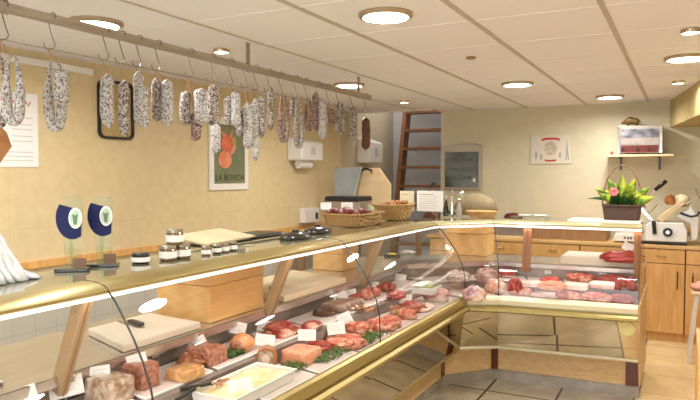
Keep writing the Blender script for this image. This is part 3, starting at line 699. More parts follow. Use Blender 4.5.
def knife(x, y, z, rz, L, label):
    t = thing('knife', (x, y, z), label, 'knife', rz=rz)
    MB().loft([[(0,-.002,0),(0,.002,0),(0,.03,.001)],[(L*.6,-.002,0),(L*.6,.002,0),(L*.6,.014,.001)]]).build('blade', M['chrome'], t)
    bx('handle', M['black'], t, -L*.4, 0, -.006, .022, .0, .016, bevel=.005)
knife(-2.12, 3.12, ZW+.0365, math.radians(118), .30, 'black handled knife lying on the cream cutting board')
knife(-2.16, 2.05, ZW+.0365, math.radians(165), .26, 'black handled knife lying on the white board beside the pine box')
pinebox('pine_box', -2.26, -1.935, 2.31, 2.74, ZW, 1.10, 'large pine box on the rear shelf of the long counter', 'wooden box', 0)
pinebox('pine_box', -2.40, -2.15, 4.02, 4.26, ZW, 1.03, 'pine box at the far end of the long counter shelf', 'wooden box', 0)
p = at(465, 262, z=ZW)
pinebox('pine_box', -1.83, -1.47, 5.33, 5.58, ZW, 1.12, 'pine box with a flap lid behind the angled counter corner', 'wooden box', .12)
# papers and small things beside it
for i, (u, v, lb, mm) in enumerate([(392,255,'small yellow and black packet on the shelf near the corner', M['black']), (408,252,'folded grey cloth on the corner shelf', mat('grey cloth', (.40,.38,.34), rough=.9))]):
    p = at(u, v+2, z=ZW)
    t = thing('packet' if i == 0 else 'folded_cloth', p, lb, 'packet' if i == 0 else 'cloth')
    bx('body', mm, t, -.06, .06, -.04, .04, 0, .022, bevel=.006)
    bx('top_fold' if i else 'label', mat('yellow label', (.65,.55,.05)) if not i else mat('light cloth', (.55,.52,.47), rough=.9), t, -.035, .035, -.03, .03, .0225, .03, bevel=.002)

# ================================================================== on the glass countertop
def jar(x, y, z, r, h, label, lidm, fill, group=None):
    t = thing('jar', (x, y, z), label, 'jar', group)
    MB().lathe([(r*.85,0),(r,.006),(r,h*.72),(r*.9,h*.80),(.001,h*.80)], 24).build('glass_body', fill, t, smooth='auto')
    MB().lathe([(r*.93,h*.80),(r*.95,h),(r*.90,h*1.02),(.001,h*1.02)], 24).build('lid', lidm, t, smooth='auto')
    MB().lathe([(r*1.01,h*.18),(r*1.02,h*.18),(r*1.02,h*.62),(r*1.01,h*.62)], 24).build('paper_label', M['paper'], t)
jf = mat('brown jar contents', (.16,.10,.05), (.26,.18,.09), scale=14, rough=.1, coat=.8); lid = mat('pewter lid', (.40,.36,.28), rough=.3, metal=.7)
ja = at(163, 261, z=ZT); jb = at(178, 258, z=ZT)
jar(ja.x, ja.y+.03, ZT, .036, .062, 'lower near jar of the stacked trio with a white label', lid, jf)
jar(ja.x+.005, ja.y+.108, ZT, .036, .062, 'lower far jar of the stacked trio with a white label', lid, jf)
jar(ja.x+.0, ja.y+.07, ZT+.0635, .036, .062, 'jar stacked on top of two others', lid, jf)
j4 = at(135, 264, z=ZT)
jar(j4.x, j4.y+.03, ZT, .036, .042, 'low dark tin with a white label between trophies and stacked jars', mat('dark lid', (.10,.09,.08), rough=.3, metal=.5), M['black'])
for i, (u, v) in enumerate([(203,256),(214,254),(222,252.5),(230,251)]):
    p = at(u, v, z=ZT)
    jar(p.x, p.y+.02, ZT, .021, .042, ['mini jar nearest in the row below the open book','second mini jar in the row below the open book','third mini jar in the row below the open book','mini jar farthest in the row below the open book'][i], lid, M['black'] if i % 2 else jf, 'row of mini jars by the book')
# book on a dark tray
p = at(218, 246, z=ZT)
t = thing('open_book', (-2.16, 2.60, ZT), 'wide beige covered book lying on a black tray on the counter', 'book', rz=math.radians(0))
MB().loft([[(-.11,-.20,.036),(.13,-.20,.012),(.13,-.20,.020),(-.11,-.20,.050)],[(-.11,.20,.046),(.13,.20,.022),(.13,.20,.030),(-.11,.20,.060)]]).build('cover', mat('beige book cover', (.50,.41,.27), (.55,.46,.31), scale=6, rough=.6), t)
bx('pages', M['black'], t, -.10, .12, -.19, .19, .001, .012)
t = thing('black_tray', (-2.17, 2.99, ZT), 'black corner of a flat tray sticking out beyond the beige book', 'tray')
bx('tray_plate', M['blacksatin'], t, -.10, .12, -.165, .16, .0, .02, bevel=.006); bx('inset', M['black'], t, -.08, .10, -.14, .14, .0205, .023)
# trophies
navy = mat('navy blue glass', (.006,.010,.075), rough=.45, spec=.2); medal = mat('pale green medal', (.42,.56,.42), (.60,.70,.56), scale=30, rough=.4); gl2 = glass('trophy glass', (.90,.95,.91), refl=.5)
goldpl = mat('copper nameplate', (.16,.09,.045), rough=.5)
def trophy(u, v, label):
    p = at(u, v, z=ZT)
    t = thing('trophy', (-1.985, p.y, ZT), label, 'trophy', rz=math.radians(38)); t.scale = (.72, .8, 1.0)
    bx('base', M['blacksatin'], t, -.085, .075, -.035, .035, 0, .011, bevel=.002)
    bx('nameplate', goldpl, t, .005, .068, -.035, -.028, .012, .05)
    MB().tube([(-.01,0,.011),(-.01,0,.2)], .008, 10).build('stem', gl2, t)
    pane = [(-.038,.012),(.035,.012),(.045,.13),(.05,.25),(.035,.275),(.0,.262),(-.04,.275),(-.045,.25),(-.05,.13)]
    poly_xz(pane, .006, .014).build('glass_plate', gl2, t)
    c = [( .012+ .078*math.cos(q), .195+.078*math.sin(q)) for q in [math.radians(140+160*i/18) for i in range(19)]]
    c += [(.04+.03*math.cos(q), .215+.034*math.sin(q)) for q in [math.radians(300-150*i/10) for i in range(11)]]
    poly_xz([(x-.012, z) for x, z in c], -.012, .004).build('crescent', navy, t)
    poly_xz(ell(.018,.195,.032,.038,28), -.022, -.012).build('medal', M['paper'], t)
    poly_xz(ell(.018,.195,.026,.031,28), -.024, -.022).build('medal_face', medal, t)
    poly_xz([(.004,.212),(.018,.205),(.032,.212),(.026,.175),(.018,.17),(.010,.175)], -.0255, -.024).build('medal_emblem', mat('dark green relief', (.10,.20,.12), rough=.5), t)
trophy(85, 272, 'blue and glass award trophy standing left, nearer the plastic bags')
trophy(114, 267, 'blue and glass award trophy standing right, nearer the low tin')
# bags of clear plastic
bagm = mat('crumpled clear plastic', (.86,.89,.92), (.95,.97,.98), scale=30, rough=.4, coat=.5, bump=.6, lo=.3, hi=.7, trans=.25, stretch=(1,1,.35))
t = thing('plastic_bags', (-2.02, 1.345, ZT), 'heap of crumpled clear plastic bags at the near end of the countertop', 'plastic bags')
rnd = random.Random(3)
for i in range(12):
    yy = -.22+.026*i; H_ = .225-.012*abs(i-3)*(1 if i > 3 else .4)-.09*(i > 9); q0 = rnd.uniform(0, 6); mb = MB()
    mb2 = []
    for j in range(9):
        f = j/8; wv = .085*(1-.55*f)+.004
        cx, cy = rnd.uniform(-.006,.006)-.03*f, yy+.05*(1-f)-.02+rnd.uniform(-.004,.004)
        mb2.append([(cx+wv*math.cos(a)*(1+.10*math.sin(4*a+q0+j*.8)), cy+(.016+.012*(1-f))*math.sin(a)*(1+.3*math.sin(3*a+q0)), .002+H_*f) for a in [2*math.pi*k/20 for k in range(20)]])
    mb.loft(mb2).build('bag', bagm, t, smooth=True)
# black oval bowls
for u, v, lb in [(300,240,'near black oval dish lying upside down on the counter'), (322,234,'far black oval dish just before the sausage basket')]:
    p = at(u, v, z=ZT)
    t = thing('black_dish', (p.x-.06, p.y+.05, ZT), lb, 'dish')
    MB().blob((0,0,0), .15, .24, .042, int(u), .03, fl=.8).build('dish_shell', M['blacksatin'], t, smooth=True)
    MB().lathe([(.001,.04),(.02,.042),(.018,.05),(.001,.05)], 16).build('knob', M['black'], t)
# white box on wall ledge + scale + baskets
t = thing('junction_box', (XL+.001, 5.72, 1.06), 'cream plastic box on the yellow wall above the wood strip', 'box')
bx('casing', M['white'], t, 0, .07, -.13, .16, 0, .15, bevel=.006); bx('switch', M['blacksatin'], t, .07, .08, .08, .12, .03, .10)
wick = mat('wicker', (.42,.24,.08), (.74,.52,.24), scale=34, rough=.6, lo=.3, hi=.62, bump=.8, tex='wave', stretch=(1,1,3))
def basket(name, x, y, z, a, b, h, label, m=None, flare=1.2, rz=0, sq=.75, cat='basket'):
    t = thing(name, (x, y, z), label, cat, rz=rz); m = m or wick
    def ring(s, zz, n=36):
        r = []
        for k in range(n):
            q = 2*math.pi*k/n; c, s_ = math.cos(q), math.sin(q); mm = max(abs(c), abs(s_))**sq
            r.append((a/2*s*c/mm, b/2*s*s_/mm, zz))
        return r
    rings = [ring(1/flare, 0)]
    for i in range(1, 8):
        f = i/7; s = (1/flare+(1-1/flare)*f); rings.append(ring(s*(1+.015*(i % 2)), h*f))
    rings += [ring(.93, h), ring(.93/flare, .012)]
    MB().loft(rings).build('basket_wall', m, t, smooth=True)
    n = 36; R_ = ring(.985, h)
    MB().tube(R_+[R_[0]], .008, 8).build('rim', m, t, smooth=True)
    return t
p = at(349, 228, z=ZT)
bk1 = basket('wicker_basket', -2.06, 4.02, ZT, .32, .48, .085, 'wide shallow wicker basket full of dark dried sausages')
bk2 = basket('wicker_basket', -2.03, 4.66, ZT, .28, .40, .12, 'deeper round wicker basket with brown pastries beside the white card', flare=1.35, sq=.3)
rnd = random.Random(5)
dsm = mat('dark red dried sausage', (.13,.02,.015), (.26,.05,.035), scale=22, rough=.45)
for i in range(16):
    x = -2.17+.055*(i % 5)+rnd.uniform(-.008,.008) ; y = 3.84+.09*(i//5)+rnd.uniform(-.008,.008)
    t = thing('mini_sausage', (x, y, ZT+.074+.014*((i*7) % 2)), 'small dark red dried sausage in the wide wicker basket', 'mini sausage', 'mini sausages in the wide basket', rz=rnd.uniform(-.5,.5))
    MB().tube([(0,-.045,.012),(0,-.03,.014),(0,0,.018),(0,.03,.014),(0,.045,.012)], [.003,.017,.02,.017,.003], 8).build('casing', dsm, t, smooth=True)
bm_ = mat('brown crust', (.30,.13,.03), (.50,.27,.09), scale=16, rough=.6, bump=.4)
for i in range(11):
    q = i*2.4; r = .027*math.sqrt(i)
    t = thing('pastry', (-2.03+r*math.cos(q)*1.0, 4.66+r*math.sin(q)*1.4, ZT+.095+.012*(i % 3)), 'brown crusty pastry in the deep round basket', 'pastry', 'pastries in the deep basket')
    MB().blob((0,0,0), .055, .07, .04, i, .2).build('crust', bm_, t, smooth=True)
# price tags helper
def tagmat():
    return M['paper']
pen = mat('blue grey handwriting', (.55,.55,.62))
def price_tag(u, v, x=None, y=None, w=.075, h=.05, foot=None, label='', tilt=0, yaw=None, colour=None):
    p = at(u, v, x=x, y=y)
    d = Vector((p.x, p.y)).normalized()
    t = thing('price_tag', (p.x, p.y, foot), label, 'price tag', rz=(math.atan2(-d.x, d.y) if yaw is None else yaw))
    z = p.z-foot
    R_ = T(0,0,z,ry=tilt,rx=-.25)
    c = MB().box(-w/2,w/2,-.0008,.0008,-h/2,h/2,R_).build('card', colour or M['paper'], t)
    for i in range(3):
        MB().box(-w*.34, w*(.30-.12*(i % 2)), -.0012, -.0008, h*(.2-.2*i), h*(.2-.2*i)+.0022, R_).build('handwriting', pen, c)
    MB().tube([(0,.002,z-h*.3),(0,.004,.0)], .0014, 5).build('pick', M['steel'], t)
    return t
price_tag(326, 206, y=3.9, w=.075, h=.05, foot=ZT+.075, label='small white tag at the near end of the dried sausage basket')
price_tag(347, 206, y=4.15, w=.085, h=.055, foot=ZT+.075, label='small white tag at the far side of the dried sausage basket')
# weighing scale behind, on side table
t = thing('side_table', (-2.95, 5.75, 0), 'pale worktable behind the long counter near the stairs', 'table')
bx('tabletop', M['palewood'], t, -.40, .42, -.45, .85, .98, 1.01, bevel=.004)
for x in (-.36,.38):
    for y_ in (-.41,.81): bx('leg', M['oak_dark'], t, x-.025, x+.025, y_-.025, y_+.025, 0, .98)
t = thing('weighing_scale', (-3.02, 5.62, 1.01), 'grey box-shaped scale with a black top behind the sausage basket', 'scale')
bx('body', M['dark_steel'], t, -.12, .27, -.14, .14, 0, .29, bevel=.006)
MB().loft([[(-.12,y_,.292),(.27,y_,.292),(.26,y_,.335),(-.10,y_,.335)] for y_ in (-.15,.15)]).build('top_plate', M['black'], t, bevel=.006)
t = thing('glass_jar', (-2.62, 5.50, 1.01), 'round green tinted glass jar beside the grey scale', 'jar')
MB().lathe([(.05,0),(.08,.05),(.085,.13),(.07,.2),(.05,.23),(.055,.25),(.045,.25),(.001,.22)], 24).build('glass_body', mat('green glass', (.25,.32,.17), (.42,.48,.28), scale=9, rough=.08, coat=.9), t, smooth=True)
MB().lathe([(.055,.25),(.055,.27),(.001,.27)], 20).build('lid', M['chrome'], t)
t = thing('serving_board', (-2.63, 6.10, 1.01), 'large pale wooden board with clipped corners standing against the stairs side', 'board')
a0, a1 = at(337,205,y=6.1).x+2.63, at(391,205,y=6.1).x+2.63
zt_ = at(365,168,y=6.1).z-1.01
R_ = M['palewood']
poly_xz([(a0+.0,0),(a1,0),(a1,zt_*.72),(a1-.13,zt_),(a0+.16,zt_),(a0+.05,zt_*.45)], -.012, .012).build('board_panel', R_, t, bevel=.003)
p0 = at(366,170,y=6.08)
MB().tube([(p0.x+2.63+.07*math.cos(q)*.9, -.020, p0.z-1.01-.035+.05*math.sin(q)) for q in [math.radians(20+22*i) for i in range(9)]], [.004,.009,.011,.011,.011,.011,.01,.009,.005], 8).build('black_hook', M['black'], t, smooth=True)
for dx in (-.11,.065): MB().tube([(p0.x+2.63+dx,-.018,p0.z-1.0),(p0.x+2.63+dx,-.018,p0.z-1.0-.05)], .009, 8).build('red_peg', mat('red peg', (.40,.06,.03)), t)
t = thing('cloth', (-3.14, 6.0, 1.011), 'grey blue folded cloth hanging at the left edge of the serving board', 'cloth')
z1 = at(345,167,y=6.0).z-1.01
MB().loft([[(-.16,-.02,z1*.45),(.06,-.02,z1*.5),(.08,.0,z1*.5),(-.16,.0,z1*.45)],[(-.16,-.025,z1*.98),(.16,-.03,z1),(.16,.0,z1),(-.16,.0,z1*.98)]]).build('fabric', mat('blue grey cloth', (.34,.38,.38), (.42,.45,.45), scale=8, rough=.9, bump=.3), t)
MB().tube([(-.13,-.01,0),(-.13,-.01,z1)], .01, 8).build('hanger_post', M['oak_dark'], t)
t = thing('small_label', (at(386,207,y=5.9).x, 5.9, 1.01), 'tiny white stand-up label before the serving board', 'label')
bx('card', M['paper'], t, -.035, .035, -.002, .002, .12, .20); bx('stem', M['steel'], t, -.003, .003, -.002, .002, 0, .12)
# cards
def card(u0, v0, u1, v1, y, m, label, lines, base=None):
    a, b = at(u0, v1, y=y), at(u1, v0, y=y)
    t = thing('display_card', ((a.x+b.x)/2, y, ZT), label, 'card')
    w, z0, z1 = (b.x-a.x)/2, a.z-ZT, b.z-ZT
    z0 = max(z0, .002)
    c = bx('card', m, t, -w, w, -.002, .002, z0, z1)
    for i in range(lines):
        zz = z1-.03-(z1-z0-.04)*i/lines
        bx('text_line', inkpale if i else inkgrey, c, -w*.85, w*(.3 if i == 0 else .5+.2*((i*3) % 2)), -.003, -.002, zz-.003, zz+.003)
    return t
card(400,191,414,211, 4.75+.35, mat('cream card', (.72,.66,.46), rough=.6), 'cream upright card behind the white price card', 4)
card(417,191,443,211, 4.98, M['paper'], 'large white upright price card in a brown round holder', 7)
t = thing('card_holder', (at(430,213,y=4.93).x, 4.93, ZT), 'brown half-round wooden holder in front of the white price card', 'card holder')
poly_xz([(.055*math.cos(q), .055*math.sin(q)) for q in [math.pi*i/14 for i in range(15)]], -.02, .02).build('half_disc', mat('dark brown wood', (.16,.07,.03), rough=.4), t, bevel=.002)
t = thing('bottle', (at(432,205,y=5.35).x, 5.35, ZT), 'brown bottle with black stopper behind the white card', 'bottle')
MB().lathe([(.04,0),(.042,.14),(.02,.2),(.014,.24),(.001,.24)], 20).build('bottle_body', mat('brown bottle', (.22,.11,.05), rough=.2, coat=.5), t, smooth='auto')
MB().tube([(0,0,.24),(.0,0,.27),(.03,0,.285)], .014, 10).build('stopper', M['black'], t)
# cruet / utensils on green leaves
t = thing('leaf_garnish', (at(452,216,z=ZT).x, at(452,216,z=ZT).y, ZT), 'dark green leaf garnish lying on the corner countertop', 'leaves')
gm = mat('dark green leaf', (.01,.06,.02), (.03,.13,.04), scale=14, rough=.4)
for i in range(7):
    q = i*.9; L = .10
    MB().loft([[(0,0,.004),(.001,0,.008),(0,.001,.01)],[(L*.5*math.cos(q)-.025*math.sin(q),L*.5*math.sin(q)+.025*math.cos(q),.032),(L*.5*math.cos(q),L*.5*math.sin(q),.05),(L*.5*math.cos(q)+.025*math.sin(q),L*.5*math.sin(q)-.025*math.cos(q),.032)],[(L*math.cos(q),L*math.sin(q),.006),(L*math.cos(q),L*math.sin(q),.007),(L*math.cos(q)+.001,L*math.sin(q),.006)]]).build('leaf', gm, t)
gp = Vector(t.location)
for i, (u, v0, v1, r, lb, mm) in enumerate([(446,196,212,.022,'dark small oil flask on the corner countertop, by the white card',M['blacksatin']),(452,190,213,.018,'steel pepper shaker on the corner countertop behind the green leaves',M['chrome']),(459,198,213,.024,'grey salt cellar on the corner countertop beside the big beige bag',mat('grey ceramic', (.35,.32,.28), rough=.3))]):
    a, b = at(u, v1, y=5.25), at(u, v0, y=5.25)
    t = thing(['oil_flask','pepper_shaker','salt_cellar'][i], (a.x, 5.25, ZT), lb, ['flask','shaker','salt cellar'][i])
    h = b.z-ZT
    MB().lathe([(r,0),(r*1.05,h*.3),(r*.6,h*.65),(r*.5,h*.78),(.001,h*.78)], 16).build('body', mm, t, smooth='auto')
    MB().lathe([(r*.62,h*.78),(r*.7,h*.9),(r*.3,h),(.001,h)], 16).build('cap', M['dark_steel'], t, smooth='auto')
t = thing('bread_bag', (at(476,205,y=5.55).x, 5.55, ZT), 'big rounded beige cloth bag behind the wooden bowl', 'bag')
a, b = at(455,200,y=5.55).x, at(498,200,y=5.55).x
MB().blob((0,0,0), abs(b-a)*.95, .22, at(478,190,y=5.55).z-ZT-.03, 4, .15, fl=.3).build('cloth_bag', mat('beige cloth', (.28,.22,.13), (.35,.29,.18), scale=7, rough=.9, bump=.4), t, smooth=True)
MB().tube([(-.12,0,.155),(-.14,-.02,.19),(-.11,-.02,.205)], .014, 8).build('tied_end', M['paper'], t, smooth=True)
t = basket('wooden_bowl', at(482,209,y=5.25).x, 5.25, ZT, .26, .15, .05, 'oval honey wooden bowl holding dark bits before the beige bag', mat('honey wood', (.55,.33,.12), (.66,.43,.19), scale=12, rough=.4), 1.3, sq=0, cat='bowl')
MB().blob((0,0,.015), .2, .11, .035, 7, .4, freq=5).build('filling', mat('dark bits', (.10,.06,.03), (.25,.18,.08), scale=30), t, smooth=True)
# glass plates on short counter, tray and planted basket
YC = 5.12
a, b = at(512,214,y=YC).x, at(551,214,y=YC).x
t = thing('glass_stand', ((a+b)/2, YC, ZT), 'low clear glass stand with small plates on the short counter', 'glass stand')
MB().box(a-(a+b)/2, b-(a+b)/2, -.08, .08, .022, .028).build('shelf_plate', gl2, t)
for x in (-.12,.12): bx('foot', gl2, t, x-.01, x+.01, -.06, .06, 0, .022)
MB().lathe([(.02,0),(.05,.008),(.05,.012),(.001,.008)], 24, (-.05,0,.029)).build('small_dish', M['paper'], t, smooth='auto')
MB().lathe([(.02,0),(.05,.008),(.05,.012),(.001,.008)], 24, (.07,0,.029)).build('small_dish', M['paper'], t, smooth='auto')
a, b = at(570,217,y=YC).x, at(642,217,y=YC).x
t = thing('flat_tray', ((a+b)/2, YC, ZT), 'long flat white tray under the planted basket on the short counter', 'tray')
bx('tray_body', M['white'], t, (a-b)/2, (b-a)/2, -.13, .13, 0, .022, bevel=.006); bx('inner_panel', M['board'], t, (a-b)/2+.02, (b-a)/2-.02, -.11, .11, .0225, .025)
ZP = ZT+.0255
xp = at(622,205,y=YC).x
dw = mat('dark wicker', (.07,.035,.025), (.22,.13,.10), scale=40, rough=.7, lo=.3, hi=.6, bump=.8, tex='wave', stretch=(1,1,3))
t = basket('planted_basket', xp, YC, ZP, .27, .2, .105, 'dark wicker basket with yellow-green leaves and a pink flower', dw, 1.12, cat='plant basket')
MB().tube([(.135*math.cos(q), 0, .10+.30*math.sin(q)) for q in [math.pi*i/20 for i in range(21)]], .0055, 7).build('handle', mat('brown cane', (.22,.11,.05), (.40,.24,.12), scale=30), t, smooth=True)
MB().blob((0,0,.05), .235, .17, .06, 2, .1).build('soil', mat('soil', (.03,.02,.012), rough=.9), t, smooth=True)
def leaf(base, tip, w, droop, mb, ref=(0,0,1)):
    base, tip = Vector(base), Vector(tip); d = tip-base; s = d.cross(Vector(ref))
    s = s.normalized() if s.length > 1e-4 else Vector((1,0,0)); up = s.cross(d).normalized(); n = 8
    rings = []
    for i in range(n+1):
        f = i/n; c = base+d*f-Vector((0,0,1))*droop*f*f; ww = w*math.sin(math.pi*min(max(f,.03),.97)**.8)
        rings.append([tuple(c-s*ww+up*.25*ww), tuple(c), tuple(c+s*ww+up*.25*ww), tuple(c+up*.0012)])
    mb.loft(rings); return mb
lgm = mat('dark green foliage', (.012,.06,.012), (.04,.16,.03), scale=16, rough=.4)
ylm = mat('variegated yellow leaf', (.62,.66,.10), (.10,.30,.05), c3=(.45,.55,.08), scale=26, rough=.4, stretch=(1,1,1))
pk = mat('pink petal', (.85,.22,.25), (.90,.35,.36), scale=12, rough=.5)
rnd = random.Random(11)
for i in range(60):
    q = rnd.uniform(0, 2*math.pi); r = rnd.uniform(.0,.10); b_ = (r*math.cos(q), r*.7*math.sin(q), .10)
    o_ = leaf(b_, (b_[0]+.05*math.cos(q+rnd.uniform(-1,1)), b_[1]+.05*math.sin(q), .10+rnd.uniform(.04,.12)), rnd.uniform(.013,.022), .01, MB()).build('green_leaf', lgm, t, smooth=True)
for tx, tz, bx_, dr in [(-.17,.27,-.03,.04),(-.09,.31,-.02,.01),(.0,.33,.0,.0),(.08,.31,.01,.0),(.17,.27,.03,.03),(.20,.20,.04,.03),(-.05,.27,-.02,0),(.06,.26,.02,0),(.12,.19,.02,.0),(-.13,.20,-.02,.01)]:
    leaf((bx_, rnd.uniform(-.03,.03), .10), (tx*1.1, rnd.uniform(-.09,.02), tz), .040, dr, MB(), (.2,-1,.3)).build('yellow_leaf', ylm, t, smooth=True)
for tx, tz, dr in [(-.24,.20,.05),(-.18,.26,.04),(.17,.14,.05)]:
    leaf((-.03 if tx < 0 else .05,0,.13), (tx,-.03,tz), .014, dr, MB(), (0,-1,.4)).build('long_leaf', lgm, t, smooth=True)
fx, fz = at(614,192,y=YC-.1).x-xp, at(614,192,y=YC-.1).z-ZP
fl = MB()
for i in range(7):
    q = i*2*math.pi/7; fl.blob((fx+.018*math.cos(q), -.1, fz+.018*math.sin(q)-.012), .028, .02, .028, i, .1, seg=10, rn=6)
fl.build('pink_flower', pk, t, smooth=True)
MB().tube([(fx*.6,-.04,.1),(fx,-.09,fz)], .003, 6).build('flower_stem', lgm, t)
# dish below the short counter's edge, on the back worktop
p = at(512, 230, y=6.85)
t = thing('meat_dish', (p.x, 6.88, 1.051), 'dark cured meat on a plate standing on the back drawer unit', 'dish')
MB().lathe([(.08,0),(.14,.012),(.14,.018),(.001,.008)], 28).build('plate', M['white'], t, smooth='auto')
MB().blob((0,0,.009), .2, .16, .09, 8, .15).build('cured_meat', mat('dark cured meat', (.10,.02,.012), (.18,.05,.03), scale=10, rough=.5), t, smooth=True)
# ================================================================== meat and charcuterie in the display
redm = mat('raw red beef', (.30,.02,.018), (.58,.15,.11), scale=28, rough=.5, coat=.12, lo=.35, hi=.7, bump=.2)
pinkm = mat('raw pink pork', (.50,.11,.07), (.80,.50,.38), scale=26, rough=.5, coat=.12, lo=.35, hi=.65, bump=.2, c3=(.64,.22,.15))
salm = mat('salmon pink minced meat', (.76,.33,.21), (.86,.48,.34), scale=57, rough=.4, coat=.12, bump=.2)
ribm = mat('striped spare rib', (.36,.07,.05), (.76,.44,.35), scale=9, rough=.5, tex='wave', lo=.2, hi=.85, detail=2, stretch=(.15,1,.15))
roastm = mat('roasted crust', (.26,.09,.04), (.58,.32,.18), scale=31, rough=.5, coat=.12, bump=.5, c3=(.42,.18,.09))
patem = mat('pink brown pate', (.34,.12,.08), (.62,.34,.25), scale=67, rough=.4, coat=.2, bump=.3)
jelly = mat('jellied terrine', (.36,.22,.15), (.70,.60,.48), scale=36, rough=.15, coat=.8, bump=.3)
goldp = mat('golden baked pate', (.50,.24,.09), (.76,.50,.26), scale=41, rough=.4, bump=.4, coat=.2)
hamf = mat('orange rind ham', (.76,.38,.14), (.70,.36,.24), scale=23, rough=.5, coat=.4)
darkm = mat('dark blood sausage', (.055,.018,.014), (.12,.04,.03), scale=46, rough=.3, coat=.12)
boud = mat('grey brown sausage', (.30,.19,.14), (.44,.31,.25), scale=36, rough=.4, coat=.2)
whitem = mat('pale pink sliced ham', (.84,.60,.55), (.90,.74,.68), scale=20, rough=.4)
fatm = mat('cream fat', (.84,.70,.56), (.88,.78,.66), scale=23, rough=.4)
parm = mat('parsley', (.02,.09,.012), (.12,.22,.05), scale=156, rough=.6)
creamm = mat('potato gratin cream', (.76,.60,.32), (.84,.75,.52), scale=23, rough=.4, bump=.4, lo=.3, hi=.6)
def geom(box, z, r):
    x0, y0, x1, y1 = box
    p = at((x0+x1)/2, y1, z=z); d = depth(p); hd = Vector((p.x, p.y)); dist = hd.length; hd = hd/dist
    c, s = abs(hd.y), abs(hd.x)               # viewing direction across x and y
    Wm = (x1-x0)*d/FPX*1.08
    a = Wm/(c+r*s); b = r*a
    dep = a*s+b*c
    tanv = (CAM_H-z)/dist
    h = max(.02, ((y1-y0)*d/FPX*1.12 - dep*.62*tanv))
    q = hd*(dep*.5*.72)
    return Vector((p.x+q.x, p.y+q.y, z)), a, b, h
def loaf(mb, c, a, b, h, seed, amp=.05):
    rings = []
    for f, s in ((0,.96),(.04,1),(.5,1),(.85,.98),(.96,.93),(1,.84)):
        r = []
        for k in range(28):
            q = 2*math.pi*k/28; cx, sx = math.cos(q), math.sin(q); m = max(abs(cx), abs(sx))**.88
            n = 1+amp*noise.noise(Vector((cx*2+seed, sx*2, f*2)))
            r.append((c[0]+a/2*s*cx/m*n, c[1]+b/2*s*sx/m*n, c[2]+h*f*(1+(amp*.8*noise.noise(Vector((cx*3, sx*3, seed))) if f > .3 else 0))))
        rings.append(r)
    return mb.loft(rings)
